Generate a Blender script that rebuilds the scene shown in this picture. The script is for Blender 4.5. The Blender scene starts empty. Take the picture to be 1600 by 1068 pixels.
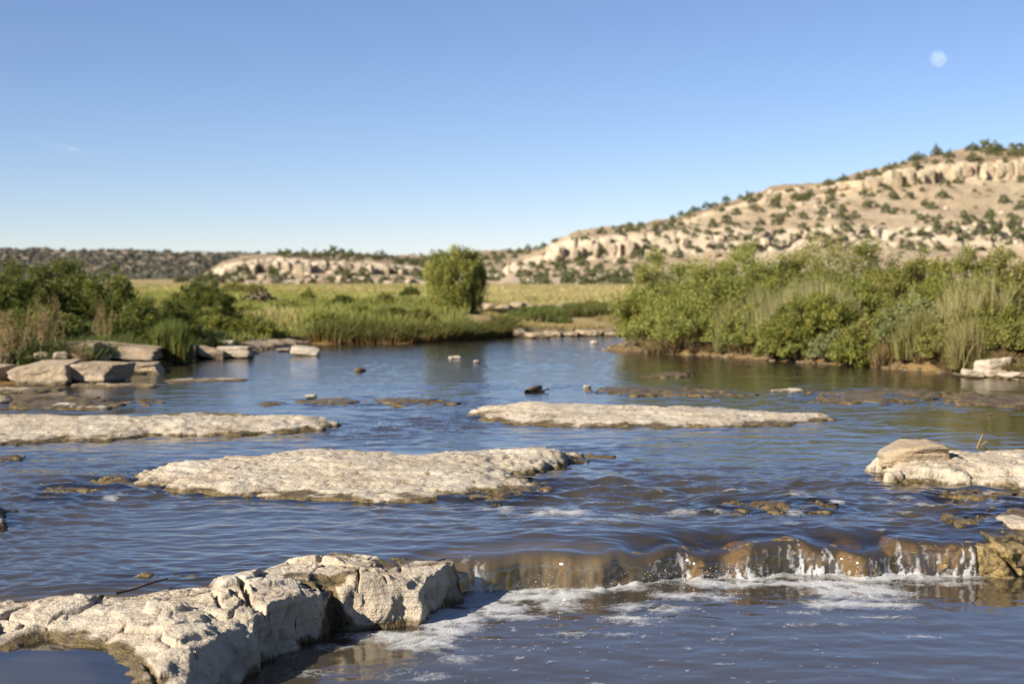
import bpy, math, random
import numpy as np
from mathutils import Vector
R = math.radians
scene = bpy.context.scene
C = scene.collection

# ------------------------------------------------------------------ camera, sky, sun, exposure
CAMH = 2.0
F = 1600 * 50 / 36.0
TP = 102 / F
PITCH = math.atan(TP)
cam_d = bpy.data.cameras.new('camera')
cam = bpy.data.objects.new('camera', cam_d)
C.objects.link(cam)
cam.location = (0, 0, CAMH)
cam.rotation_euler = (math.pi / 2 - PITCH, 0, 0)
cam_d.lens = 50
cam_d.sensor_width = 36
cam_d.clip_start = 0.1
cam_d.clip_end = 20000
cam_d.dof.use_dof = True
cam_d.dof.focus_distance = 10.2
cam_d.dof.aperture_fstop = 1.9
scene.camera = cam

SUN_EL = R(29)
SUN_AZ = (-0.83, -0.56)          # horizontal direction towards the sun
n_ = math.hypot(*SUN_AZ)
TO_SUN = Vector((SUN_AZ[0] / n_ * math.cos(SUN_EL), SUN_AZ[1] / n_ * math.cos(SUN_EL), math.sin(SUN_EL)))
world = bpy.data.worlds.new('World')
scene.world = world
world.use_nodes = True
wn = world.node_tree
wn.nodes.clear()
sky = wn.nodes.new('ShaderNodeTexSky')
sky.sky_type = 'NISHITA'
sky.sun_disc = False
sky.sun_elevation = SUN_EL
sky.sun_rotation = math.atan2(TO_SUN.x, TO_SUN.y)
sky.altitude = 2200
sky.air_density = 1.0
sky.dust_density = 0.15
sky.ozone_density = 5.5
bg = wn.nodes.new('ShaderNodeBackground')
bg.inputs['Strength'].default_value = 0.064
wo = wn.nodes.new('ShaderNodeOutputWorld')
wb = wn.nodes.new('ShaderNodeMix')      # white balance of the photograph
wb.data_type = 'RGBA'; wb.blend_type = 'MULTIPLY'
wb.inputs[0].default_value = 1.0
wb.inputs[7].default_value = (1.20, 1.0, 0.97, 1)
wn.links.new(sky.outputs[0], wb.inputs[6])
wn.links.new(wb.outputs[2], bg.inputs[0])
wn.links.new(bg.outputs[0], wo.inputs[0])
sun_d = bpy.data.lights.new('sun', 'SUN')
sun_d.energy = 5.0
sun_d.angle = R(0.53)
sun_d.color = (1.0, 0.92, 0.80)
sun = bpy.data.objects.new('sun', sun_d)
C.objects.link(sun)
sun.rotation_euler = TO_SUN.to_track_quat('Z', 'Y').to_euler()
sun.location = (-30, -20, 40)
scene.view_settings.view_transform = 'Standard'
scene.view_settings.look = 'None'
scene.view_settings.exposure = 1.1
scene.view_settings.gamma = 1.0
scene.view_settings.use_curve_mapping = False
scene.render.engine = 'CYCLES'
scene.cycles.max_bounces = 6
scene.cycles.transparent_max_bounces = 12
scene.cycles.caustics_reflective = False
scene.cycles.caustics_refractive = False
scene.cycles.use_denoising = True

# ------------------------------------------------------------------ helpers
def at(px, py, z=0.0):
    """point where the sight line through a photo pixel meets height z"""
    dx = (px - 800) / F
    dv = (534 - py) / F
    cy, sy = math.cos(PITCH), math.sin(PITCH)
    d = (dx, cy + dv * sy, -sy + dv * cy)
    t = (z - CAMH) / d[2]
    return Vector((d[0] * t, d[1] * t, z))

def atD(px, py, D):
    dx = (px - 800) / F
    dv = (534 - py) / F
    cy, sy = math.cos(PITCH), math.sin(PITCH)
    d = (dx, cy + dv * sy, -sy + dv * cy)
    t = D / d[1]
    return Vector((d[0] * t, D, CAMH + d[2] * t))

def project(P):
    cy, sy = math.cos(PITCH), math.sin(PITCH)
    x = P[:, 0]; y = P[:, 1]; z = P[:, 2] - CAMH
    f = y * cy - z * sy
    u = y * sy + z * cy
    return 800 + F * x / f, 534 - F * u / f

def _hash(ix, iy, iz, seed):
    h = (ix.astype(np.int64) * 374761393 + iy.astype(np.int64) * 668265263 + iz.astype(np.int64) * 2147483647 + seed * 144269504) & 0xffffffff
    h = ((h ^ (h >> 13)) * 1274126177) & 0xffffffff
    h = ((h ^ (h >> 16)) * 2246822519) & 0xffffffff
    return (h ^ (h >> 15)) & 0xffffffff

def pn2(x, y, seed=0):
    x = np.asarray(x, float); y = np.asarray(y, float)
    x0 = np.floor(x); y0 = np.floor(y)
    fx = x - x0; fy = y - y0
    ix = x0.astype(np.int64); iy = y0.astype(np.int64)
    z = np.zeros_like(ix)
    def g(a, b):
        an = _hash(ix + a, iy + b, z, seed) * (2 * math.pi / 4294967296.0)
        return np.cos(an) * (fx - a) + np.sin(an) * (fy - b)
    u = fx * fx * fx * (fx * (fx * 6 - 15) + 10)
    v = fy * fy * fy * (fy * (fy * 6 - 15) + 10)
    a = g(0, 0); b = g(1, 0); c = g(0, 1); d = g(1, 1)
    return ((a + (b - a) * u) * (1 - v) + (c + (d - c) * u) * v) * 1.5

def fbm2(x, y, o=4, seed=0, gain=0.5):
    s = 0; a = 1.0; f = 1.0
    for k in range(o):
        s = s + a * pn2(x * f + 17.3 * k, y * f - 9.1 * k, seed + k)
        a *= gain; f *= 2.03
    return s

def vn3(p, seed=0):
    p0 = np.floor(p); f = p - p0; i = p0.astype(np.int64)
    w = f * f * (3 - 2 * f)
    r = 0
    for a in (0, 1):
        for b in (0, 1):
            for c in (0, 1):
                h = _hash(i[:, 0] + a, i[:, 1] + b, i[:, 2] + c, seed) / 2147483648.0 - 1
                r = r + h * (w[:, 0] if a else 1 - w[:, 0]) * (w[:, 1] if b else 1 - w[:, 1]) * (w[:, 2] if c else 1 - w[:, 2])
    return r

def fbm3(p, o=4, seed=0, gain=0.5):
    s = 0; a = 1.0; f = 1.0
    for k in range(o):
        s = s + a * vn3(p * f + 11.7 * k, seed + k)
        a *= gain; f *= 2.03
    return s

def vor2(x, y, seed=0):
    """F1, F2-F1 and a 0..1 value per cell"""
    ix = np.floor(x).astype(np.int64); iy = np.floor(y).astype(np.int64)
    f1 = np.full(x.shape, 9.0); f2 = np.full(x.shape, 9.0); cid = np.zeros(x.shape)
    z = np.zeros_like(ix)
    for a in (-1, 0, 1):
        for b in (-1, 0, 1):
            cx = ix + a; cy = iy + b
            jx = cx + _hash(cx, cy, z, seed) / 4294967296.0
            jy = cy + _hash(cx, cy, z, seed + 7) / 4294967296.0
            d = np.hypot(jx - x, jy - y)
            h = _hash(cx, cy, z, seed + 13) / 4294967296.0
            m = d < f1
            f2 = np.where(m, f1, np.minimum(f2, d))
            cid = np.where(m, h, cid)
            f1 = np.where(m, d, f1)
    return f1, f2 - f1, cid

def sst(a, b, x):
    t = np.clip((x - a) / (b - a), 0, 1)
    return t * t * (3 - 2 * t)

def poly_sd(poly, x, y):
    """signed distance to a closed polygon, positive inside"""
    n = len(poly)
    d = np.full(x.shape, 1e9)
    ins = np.zeros(x.shape, bool)
    for i in range(n):
        ax, ay = poly[i]; bx, by = poly[(i + 1) % n]
        ex, ey = bx - ax, by - ay
        t = np.clip(((x - ax) * ex + (y - ay) * ey) / (ex * ex + ey * ey + 1e-12), 0, 1)
        d = np.minimum(d, np.hypot(x - ax - t * ex, y - ay - t * ey))
        if ay != by:
            c = ((ay > y) != (by > y)) & (x < (bx - ax) * (y - ay) / (by - ay) + ax)
            ins ^= c
    return np.where(ins, d, -d)

def seg_d(ax, ay, bx, by, x, y):
    ex, ey = bx - ax, by - ay
    t = np.clip(((x - ax) * ex + (y - ay) * ey) / (ex * ex + ey * ey + 1e-12), 0, 1)
    return np.hypot(x - ax - t * ex, y - ay - t * ey)

def smooth_poly(pts, it=2):
    p = [tuple(q) for q in pts]
    for _ in range(it):
        q = []
        for i in range(len(p)):
            a, b = p[i], p[(i + 1) % len(p)]
            q.append((a[0] * .75 + b[0] * .25, a[1] * .75 + b[1] * .25))
            q.append((a[0] * .25 + b[0] * .75, a[1] * .25 + b[1] * .75))
        p = q
    return p

def mesh(name, V, faces, attrs=None, smooth=True):
    me = bpy.data.meshes.new(name)
    V = np.asarray(V, np.float32)
    me.vertices.add(len(V))
    me.vertices.foreach_set('co', V.ravel())
    if not isinstance(faces, (list, tuple)):
        faces = [faces]
    loops = []; starts = []; tot = []
    s = 0
    for f in faces:
        f = np.asarray(f, np.int32)
        if not len(f):
            continue
        n, k = f.shape
        loops.append(f.ravel())
        starts.append(s + np.arange(n) * k)
        tot.append(np.full(n, k))
        s += n * k
    loops = np.concatenate(loops).astype(np.int32)
    starts = np.concatenate(starts).astype(np.int32)
    tot = np.concatenate(tot).astype(np.int32)
    me.loops.add(len(loops))
    me.loops.foreach_set('vertex_index', loops)
    me.polygons.add(len(starts))
    me.polygons.foreach_set('loop_start', starts)
    me.polygons.foreach_set('loop_total', tot)
    me.polygons.foreach_set('use_smooth', np.full(len(starts), smooth))
    for k, v in (attrs or {}).items():
        v = np.asarray(v, np.float32)
        if v.ndim == 1:
            a = me.attributes.new(k, 'FLOAT', 'POINT')
            a.data.foreach_set('value', v)
        else:
            a = me.attributes.new(k, 'FLOAT_COLOR', 'POINT')
            if v.shape[1] == 3:
                v = np.concatenate([v, np.ones((len(v), 1), np.float32)], 1)
            a.data.foreach_set('color', v.ravel())
    me.update(calc_edges=True)
    me.validate()
    return me

def obj(name, me, mat=None, parent=None):
    o = bpy.data.objects.new(name, me)
    C.objects.link(o)
    if mat and not me.materials:
        me.materials.append(mat)
    if parent:
        o.parent = parent
    return o

def tag(o, label=None, cat=None, group=None, kind=None):
    if label: o['label'] = label
    if cat: o['category'] = cat
    if group: o['group'] = group
    if kind: o['kind'] = kind
    return o

def thing(name, label, cat, loc, rotz=0, group=None):
    o = bpy.data.objects.new(name, None)
    C.objects.link(o)
    o.location = loc
    o.rotation_euler = (0, 0, rotz)
    o.empty_display_size = 0.3
    return tag(o, label, cat, group)

def gridfaces(nr, nc, keep=None):
    i = np.arange(nr * nc).reshape(nr, nc)
    f = np.stack([i[:-1, :-1], i[:-1, 1:], i[1:, 1:], i[1:, :-1]], -1).reshape(-1, 4)
    if keep is not None:
        f = f[keep[f].any(1)]
    return f

def compact(V, f, attrs):
    u = np.unique(f)
    m = np.zeros(len(V), np.int64); m[u] = np.arange(len(u))
    return V[u], m[f], {k: v[u] for k, v in attrs.items()}

def tube(pts, rads, n=6):
    """tapered tube along points: returns verts, faces"""
    P = [Vector(p) for p in pts]
    V = []; Fc = []
    for i, p in enumerate(P):
        d = (P[min(i + 1, len(P) - 1)] - P[max(i - 1, 0)]).normalized()
        a = d.orthogonal().normalized(); b = d.cross(a)
        for k in range(n):
            t = 2 * math.pi * k / n
            V.append(p + (a * math.cos(t) + b * math.sin(t)) * rads[i])
    for i in range(len(P) - 1):
        for k in range(n):
            Fc.append((i * n + k, i * n + (k + 1) % n, (i + 1) * n + (k + 1) % n, (i + 1) * n + k))
    return np.array([tuple(v) for v in V]), np.array(Fc)

def join(parts):
    V = []; Fs = []; o = 0
    for v, f in parts:
        V.append(v); Fs.append(f + o); o += len(v)
    return np.concatenate(V), np.concatenate(Fs)

# ------------------------------------------------------------------ materials
class NT:
    def __init__(s, name):
        s.m = bpy.data.materials.new(name); s.m.use_nodes = True
        s.t = s.m.node_tree; s.t.nodes.clear()
        s.out = s.t.nodes.new('ShaderNodeOutputMaterial')
    def n(s, typ, **kw):
        x = s.t.nodes.new(typ)
        for k, v in kw.items():
            if k.startswith('_'):
                setattr(x, k[1:], v)
        return x
    def l(s, a, b): s.t.links.new(a, b)
    def noise(s, vec, scale, detail=4, rough=0.55, dist=0.0):
        x = s.n('ShaderNodeTexNoise')
        x.inputs['Scale'].default_value = scale; x.inputs['Detail'].default_value = detail
        x.inputs['Roughness'].default_value = rough; x.inputs['Distortion'].default_value = dist
        if vec is not None: s.l(vec, x.inputs['Vector'])
        return x.outputs['Fac']
    def ramp(s, fac, stops):
        x = s.n('ShaderNodeValToRGB')
        e = x.color_ramp.elements
        while len(e) < len(stops): e.new(0.5)
        for q, (p, c) in zip(e, stops):
            q.position = p
            q.color = (c, c, c, 1) if isinstance(c, (int, float)) else (*c, 1)
        s.l(fac, x.inputs[0])
        return x.outputs[0]
    def mix(s, fac, a, b, mode='MIX'):
        x = s.n('ShaderNodeMix', _data_type='RGBA', _blend_type=mode)
        for v, i in ((fac, 0), (a, 6), (b, 7)):
            if isinstance(v, (int, float)): x.inputs[i].default_value = v
            elif isinstance(v, tuple): x.inputs[i].default_value = (*v, 1)
            else: s.l(v, x.inputs[i])
        return x.outputs[2]
    def math(s, op, a, b=0.0, clamp=False):
        x = s.n('ShaderNodeMath', _operation=op, _use_clamp=clamp)
        for v, i in ((a, 0), (b, 1)):
            if isinstance(v, (int, float)): x.inputs[i].default_value = v
            else: s.l(v, x.inputs[i])
        return x.outputs[0]
    def attr(s, name, col=False):
        x = s.n('ShaderNodeAttribute'); x.attribute_name = name
        return x.outputs['Color'] if col else x.outputs['Fac']
    def bump(s, h, strength, dist, normal=None):
        x = s.n('ShaderNodeBump')
        x.inputs['Strength'].default_value = strength; x.inputs['Distance'].default_value = dist
        s.l(h, x.inputs['Height'])
        if normal is not None: s.l(normal, x.inputs['Normal'])
        return x.outputs[0]
    def pos(s):
        return s.n('ShaderNodeNewGeometry').outputs['Position']
    def objco(s):
        return s.n('ShaderNodeTexCoord').outputs['Object']
    def scale(s, vec, v):
        x = s.n('ShaderNodeVectorMath', _operation='MULTIPLY')
        s.l(vec, x.inputs[0]); x.inputs[1].default_value = v
        return x.outputs[0]
    def principled(s, col, rough=0.8, normal=None, spec=0.3):
        x = s.n('ShaderNodeBsdfPrincipled')
        for v, i in ((col, 'Base Color'), (rough, 'Roughness'), (spec, 'Specular IOR Level')):
            if isinstance(v, (int, float)): x.inputs[i].default_value = v
            elif isinstance(v, tuple): x.inputs[i].default_value = (*v, 1)
            else: s.l(v, x.inputs[i])
        if normal is not None: s.l(normal, x.inputs['Normal'])
        return x.outputs[0]
    def done(s, sh):
        s.l(sh, s.out.inputs['Surface'])
        return s.m

ALGAE = (0.15, 0.095, 0.028)
def rock_material(name, pale, tan, sc=1.0, wet=True, k=1.0, joints=False):
    t = NT(name)
    p = t.objco() if not wet else t.pos()
    big = t.noise(p, 1.3 * sc, 5, 0.6)
    fine = t.noise(p, 9 * sc, 6, 0.65)
    grit = t.noise(p, 70 * sc, 3, 0.6)
    col = t.mix(t.ramp(big, [(0.35, 0.0), (0.65, 1.0)]), pale, tan)
    col = t.mix(t.ramp(fine, [(0.3, 0.0), (0.7, 1.0)]), col, t.mix(0.5, col, (1, .95, .86), 'SCREEN') if False else t.mix(1.0, col, (1.18, 1.16, 1.12), 'MULTIPLY'))
    spots = t.ramp(t.noise(p, 26 * sc, 3, 0.7), [(0.28, 1.0), (0.38, 0.0)])
    col = t.mix(t.math('MULTIPLY', spots, 0.55), col, (0.13, 0.1, 0.07))
    shade_spots = t.ramp(t.noise(p, 8.5 * sc, 2, 0.55), [(0.27, 1.0), (0.32, 0.0)])
    col = t.mix(t.math('MULTIPLY', shade_spots, 0.75), col, (0.10, 0.08, 0.055))  # dark specks painted as pit shade where the relief gives little
    grey = t.ramp(t.noise(p, 3.1 * sc, 4, 0.6), [(0.5, 0.0), (0.68, 0.65)])
    col = t.mix(grey, col, (0.27, 0.225, 0.175))
    strata = t.noise(t.scale(p, (0.7 * sc, 0.7 * sc, 16 * sc)), 2.2, 4, 0.6)
    col = t.mix(t.ramp(strata, [(0.36, 0.35), (0.46, 0.0)]), col, t.mix(1.0, col, (0.62, 0.56, 0.5), 'MULTIPLY'))
    rust = t.ramp(t.noise(p, 2.3 * sc, 5, 0.65), [(0.58, 0.0), (0.76, 0.4)])
    col = t.mix(rust, col, (0.27, 0.18, 0.095))
    rough = 0.85
    if wet:
        w = t.attr('wet')  # wet algae; on slabs also the shade painted into cracks and pits
        streak = t.noise(p, 14, 5, 0.7)
        alg = t.mix(t.ramp(streak, [(0.35, 0.0), (0.7, 1.0)]), (0.055, 0.040, 0.019), (0.18, 0.128, 0.052))
        wf = t.ramp(t.math('ADD', w, t.math('MULTIPLY', t.math('SUBTRACT', fine, 0.5), 0.9)), [(0.30, 0.0), (0.78, 1.0)])
        col = t.mix(wf, col, alg)
        x = t.n('ShaderNodeMapRange'); t.l(wf, x.inputs[0]); x.inputs[3].default_value = 0.85; x.inputs[4].default_value = 0.38
        rough = x.outputs[0]
    h = t.math('ADD', t.math('ADD', fine, t.math('MULTIPLY', strata, 0.5)), t.math('MULTIPLY', grit, 0.25))
    nb = t.bump(h, 0.9, 0.05 * k / sc)
    return t.done(t.principled(col, rough, nb, 0.3))

M_rock = rock_material('pale_limestone', (0.45, 0.395, 0.31), (0.36, 0.295, 0.21), k=0.9)
M_bank = rock_material('grey_buff_limestone', (0.37, 0.295, 0.195), (0.28, 0.205, 0.125), 0.8)
M_pebble = rock_material('brown_pebbles', (0.20, 0.15, 0.095), (0.14, 0.10, 0.06), 0.8)
M_cliff = rock_material('cliff_stone', (0.45, 0.385, 0.29), (0.39, 0.315, 0.22), 0.12, wet=False)
M_cliff2 = rock_material('tan_cliff_stone', (0.43, 0.355, 0.25), (0.37, 0.295, 0.195), 0.12, wet=False)

def ledge_material(name='algae_rock', m=1.0):
    t = NT(name)
    p = t.pos()
    a = t.noise(p, 5, 5, 0.65); b = t.noise(p, 28, 5, 0.7); c = t.noise(t.scale(p, (1, 1, .35)), 16, 4, 0.7)
    col = t.ramp(a, [(0.32, (0.07, 0.048, 0.018)), (0.5, (0.22, 0.152, 0.050)), (0.7, (0.36, 0.27, 0.115))])
    col = t.mix(t.ramp(b, [(0.35, 0.0), (0.7, 1.0)]), t.mix(1.0, col, (0.55, 0.5, 0.45), 'MULTIPLY'), t.mix(1.0, col, (1.3, 1.3, 1.3), 'MULTIPLY'))
    col = t.mix(t.ramp(c, [(0.58, 0.0), (0.70, 0.6)]), col, (0.30, 0.25, 0.18))
    col = t.mix(1.0, col, (m, m, m), 'MULTIPLY')
    return t.done(t.principled(col, 0.35, t.bump(t.math('ADD', a, b), 0.9, 0.03), 0.5))
M_ledge = ledge_material()

M_algae = ledge_material('algae_mat', 0.62)
def leaf_material(name, trans=0.35, rough=0.6):
    t = NT(name)
    c = t.attr('col', True)
    d = t.principled(c, rough, None, 0.25)
    tr = t.n('ShaderNodeBsdfTranslucent')
    t.l(t.mix(1.0, c, (1.25, 1.2, 0.6), 'MULTIPLY'), tr.inputs[0])
    x = t.n('ShaderNodeMixShader'); x.inputs[0].default_value = trans
    t.l(d, x.inputs[1]); t.l(tr.outputs[0], x.inputs[2])
    return t.done(x.outputs[0])
M_leaf = leaf_material('leaves')
M_needle = leaf_material('juniper_foliage', 0.15, 0.7)
M_grass = leaf_material('grass_blades', 0.35, 0.7)

def bark_material():
    t = NT('weathered_bark')
    p = t.objco()
    f = t.noise(t.scale(p, (8, 8, 1.5)), 3, 5, 0.7)
    col = t.ramp(f, [(0.3, (0.05, 0.035, 0.025)), (0.7, (0.2, 0.15, 0.1))])
    return t.done(t.principled(col, 0.9, t.bump(f, 0.8, 0.02), 0.2))
M_bark = bark_material()

def driftwood_material():
    t = NT('driftwood')
    f = t.noise(t.scale(t.objco(), (4, 20, 20)), 4, 5, 0.7)
    col = t.ramp(f, [(0.3, (0.045, 0.03, 0.02)), (0.7, (0.17, 0.12, 0.08))])
    return t.done(t.principled(col, 0.8, t.bump(f, 0.8, 0.01), 0.3))
M_drift = driftwood_material()

def ground_material():
    t = NT('river_ground')
    p = t.pos()
    c = t.attr('col', True)
    a = t.noise(p, 0.9, 6, 0.65)
    b = t.noise(p, 11, 5, 0.7)
    c2 = t.mix(t.ramp(a, [(0.3, 0.0), (0.7, 1.0)]), t.mix(1.0, c, (0.7, 0.68, 0.62), 'MULTIPLY'), t.mix(1.0, c, (1.25, 1.22, 1.15), 'MULTIPLY'))
    c3 = t.mix(t.ramp(b, [(0.35, 0.0), (0.65, 1.0)]), t.mix(1.0, c2, (0.75, 0.73, 0.7), 'MULTIPLY'), t.mix(1.0, c2, (1.18, 1.18, 1.15), 'MULTIPLY'))
    return t.done(t.principled(c3, 0.9, t.bump(t.math('ADD', a, t.math('MULTIPLY', b, 0.3)), 0.6, 0.12), 0.2))
M_ground = ground_material()

def hill_material():
    t = NT('hill_earth')
    p = t.pos()
    c = t.attr('col', True)
    a = t.noise(p, 0.12, 6, 0.65)
    b = t.noise(p, 0.9, 5, 0.75)
    c2 = t.mix(t.ramp(a, [(0.3, 0.0), (0.7, 1.0)]), t.mix(1.0, c, (0.82, 0.8, 0.76), 'MULTIPLY'), t.mix(1.0, c, (1.15, 1.13, 1.1), 'MULTIPLY'))
    fleck = t.ramp(t.noise(p, 0.55, 3, 0.7), [(0.6, 0.0), (0.7, 1.0)])
    c3 = t.mix(t.math('MULTIPLY', fleck, 0.6), c2, (0.16, 0.14, 0.07))
    c3 = t.mix(t.ramp(b, [(0.4, 0.0), (0.7, 0.6)]), c3, t.mix(1.0, c3, (1.3, 1.28, 1.25), 'MULTIPLY'))
    return t.done(t.principled(c3, 0.95, t.bump(t.math('ADD', a, t.math('MULTIPLY', b, 0.4)), 1.0, 1.0), 0.1))
M_hill = hill_material()

MUD = (0.105, 0.084, 0.056)
def water_material(name, b1, b2, gloss=0.58):
    t = NT(name)
    p = t.pos()
    clear = t.attr('clear'); foam = t.attr('foam'); calm = t.attr('calm')
    w1 = t.noise(t.scale(p, (1.0, 1.5, 1.0)), 9, 3, 0.6)
    w2 = t.noise(t.scale(p, (1.0, 1.4, 1.0)), 32, 3, 0.6)
    h = t.math('ADD', t.math('MULTIPLY', w1, b1), t.math('MULTIPLY', w2, b2))
    h = t.math('MULTIPLY', h, calm)
    nb = t.bump(h, 1.0, 1.0)
    mudn = t.noise(p, 1.1, 3, 0.5)
    mud = t.mix(t.attr('air'), t.mix(mudn, (0.042, 0.034, 0.022), (0.066, 0.052, 0.032)), (0.26, 0.19, 0.10))
    dif = t.n('ShaderNodeBsdfDiffuse'); t.l(mud, dif.inputs[0])
    tra = t.n('ShaderNodeBsdfTransparent'); tra.inputs[0].default_value = (0.88, 0.75, 0.50, 1)
    body = t.n('ShaderNodeMixShader'); t.l(clear, body.inputs[0]); t.l(dif.outputs[0], body.inputs[1]); t.l(tra.outputs[0], body.inputs[2])
    fr = t.n('ShaderNodeFresnel'); fr.inputs[0].default_value = 1.333; t.l(nb, fr.inputs['Normal'])
    gl = t.n('ShaderNodeBsdfGlossy'); gl.inputs['Roughness'].default_value = 0.06; t.l(nb, gl.inputs['Normal'])
    surf = t.n('ShaderNodeMixShader'); t.l(t.math('POWER', fr.outputs[0], gloss), surf.inputs[0]); t.l(body.outputs[0], surf.inputs[1]); t.l(gl.outputs[0], surf.inputs[2])
    fb = t.n('ShaderNodeTexVoronoi'); fb.inputs['Scale'].default_value = 55; t.l(p, fb.inputs['Vector'])
    fn = t.noise(p, 24, 4, 0.7)
    fm = t.math('ADD', foam, t.math('MULTIPLY', t.math('SUBTRACT', fn, 0.5), 0.8))
    fm = t.ramp(fm, [(0.28, 0.0), (0.85, 0.85)])
    fnorm = t.bump(fb.outputs['Distance'], 0.5, 0.006)
    fs = t.principled((0.45, 0.45, 0.44), 0.5, fnorm, 0.4)
    fin = t.n('ShaderNodeMixShader'); t.l(fm, fin.inputs[0]); t.l(surf.outputs[0], fin.inputs[1]); t.l(fs, fin.inputs[2])
    return t.done(fin.outputs[0])
M_water = water_material('muddy_river_water', 0.0022, 0.0005)
M_pool = water_material('muddy_pool_water', 0.0020, 0.0005, 0.68)

# ------------------------------------------------------------------ river plan (all in metres, upper water at z=0)
POOLZ = -0.28
PUDZ = -0.07
def P(px, py, z=0.0):
    v = at(px, py, z); return (v.x, v.y)
LX = np.array([-9, -4.6, -3.2, -2.2, -1.5, -1.0, -0.70, -0.46, -0.2, 0.23, 0.96, 1.35, 1.7, 2.1, 2.46, 3.0, 3.58, 4.3, 5.2, 9])
LY = np.array([8.5, 8.55, 8.62, 8.72, 8.85, 9.3, 9.9, 10.25, 10.36, 10.5, 10.66, 10.80, 10.82, 10.9, 10.96, 10.92, 10.90, 10.92, 11.0, 11.2])
def lip(x):
    return np.interp(x, LX, LY) + (0.12 * fbm2(np.asarray(x) * 1.3, np.asarray(x) * 0 + 3.3, 3, 21) - 0.10 * sst(0.25, 0.0, np.abs(pn2(np.asarray(x) * 1.25, np.asarray(x) * 0 + 1.7, 24)))) * sst(-0.3, 0.3, np.asarray(x))

river_poly = [(-16, -80), (-16, 20), (-12, 25.0), P(0, 603), P(90, 588), P(235, 572), P(290, 566), P(330, 560), P(395, 556), P(400, 541), P(480, 534), P(500, 537), P(640, 536),
              P(760, 530), P(800, 526), P(880, 524), P(970, 522.5), (14, 52), (30, 60), (60, 66), (60, 58), (32, 50), (15, 43.5), (6.5, 41.5), P(975, 541), P(935, 546), P(1000, 549), P(1110, 555),
              P(1250, 566), P(1400, 575), P(1520, 586), P(1610, 594), (12.5, 25), (16, 20), (17, -80)]
river_poly = smooth_poly(river_poly, 1)

# shallow bedrock under the upper river: centre px, size px, how close to the surface
SHOALS = [(185, 748, 60, 16, .9), (100, 770, 120, 10, .55), (870, 760, 60, 18, .9), (1330, 620, 140, 9, .95), (1480, 620, 150, 10, .8), (1580, 625, 90, 10, .8), (1180, 792, 200, 9, .75),
          (1400, 785, 160, 9, .7), (1560, 800, 120, 14, .9), (1050, 585, 60, 4, .9), (1180, 595, 90, 5, .6), (1000, 610, 120, 4, .7), (1150, 617, 120, 5, .7), (480, 625, 90, 7, .9), (440, 608, 60, 4, .5), (300, 596, 60, 4, .8),
          (150, 640, 160, 8, .8), (60, 620, 90, 8, .8), (620, 628, 80, 5, .6), (1400, 670, 200, 10, .45), (300, 800, 200, 9, .4), (640, 800, 160, 8, .4), (900, 800, 120, 8, .5), (40, 716, 40, 4, .6), (20, 800, 30, 20, .8), (930, 718, 40, 5, .9), (945, 728, 40, 4, .8)]
def shoal_field(x, y):
    s = np.zeros(x.shape)
    for (cx, cy, wx, wy, k) in SHOALS:
        c = at(cx, cy); a = at(cx, cy - wy); b = at(cx, cy + wy)
        hx = wx / F * c.y; hy = (a.y - b.y) / 2
        s = np.maximum(s, k * np.exp(-((x - c.x) / hx) ** 2 - ((y - c.y) / hy) ** 2))
    return s

def crest(x):
    """how far the rock lip of the fall dips below the river level at x"""
    x = np.asarray(x, float)
    n = pn2(x * 1.15, x * 0 + 9.2, 26) + 0.6 * pn2(x * 2.9, x * 0 + 4.4, 27)
    return 0.065 * sst(-0.15, 0.55, n) * sst(-0.3, 0.2, x) + 0.012 * n * sst(-0.3, 0.2, x)

def ground_z(x, y):
    sd = poly_sd(river_poly, x, y) + 0.35 * pn2(x * 0.8, y * 0.8, 3) + 0.12 * pn2(x * 2.7, y * 2.7, 4)
    out = -sd
    right = sst(-2, 4, x - 0.09 * y)
    rise_r = 0.55 * sst(0.0, 0.9, out) + 0.5 * sst(1.0, 9, out)
    rise_l = 0.16 * sst(0, 0.5, out) + 0.42 * sst(0.6, 5, out)
    z_out = rise_l * (1 - right) + rise_r * right + 0.0012 * np.clip(y - 60, 0, 400) * (y > 60) * 0.6
    z_out = z_out + 0.06 * fbm2(x * 0.35, y * 0.35, 3, 5) * sst(0.5, 3, out)
    depth = 0.42 + 0.06 * fbm2(x * 0.9, y * 0.9, 3, 8)
    z_in = -depth * sst(0, 1.6, sd)
    z_in = z_in + shoal_field(x, y) * (depth - 0.015) * sst(-0.2, 0.9, fbm2(x * 1.6, y * 1.6, 4, 9) + 0.75)
    z = np.where(sd > 0, np.minimum(z_in, -0.008), z_out)
    # lower pool
    low = sst(0.05, 0.35, lip(x) - y)
    return z * (1 - low) + low * np.where(sd > -3.5, -0.75, z)

# ------------------------------------------------------------------ ground sheet
def stretch(lo, hi, a, b, step, g=1.12):
    v = list(np.arange(a, b + 1e-6, step))
    s = step
    while v[-1] < hi:
        s *= g; v.append(v[-1] + s)
    s = step
    while v[0] > lo:
        s *= g; v.insert(0, v[0] - s)
    return np.array(v)
gx = stretch(-3500, 3500, -14, 15, 0.14)
gy = np.concatenate([[-60, -30, -12, 0, 4, 6, 7], np.arange(7.5, 30, 0.16), np.arange(30, 62, 0.25), stretch(60, 5000, 62, 64, 0.4, 1.08)[3:]])
gy = np.unique(np.round(gy, 3))
GX, GY = np.meshgrid(gx, gy)
x = GX.ravel(); y = GY.ravel()
z = ground_z(x, y)
sdv = poly_sd(river_poly, x, y)
col = np.zeros((len(x), 3))
straw = np.array((0.30, 0.235, 0.11)); green = np.array((0.15, 0.145, 0.045)); mudc = np.array((0.075, 0.052, 0.030)); algae = np.array((0.19, 0.12, 0.04)); gravel = np.array((0.165, 0.125, 0.082))
m1 = sst(55, 120, y)[:, None]
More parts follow.
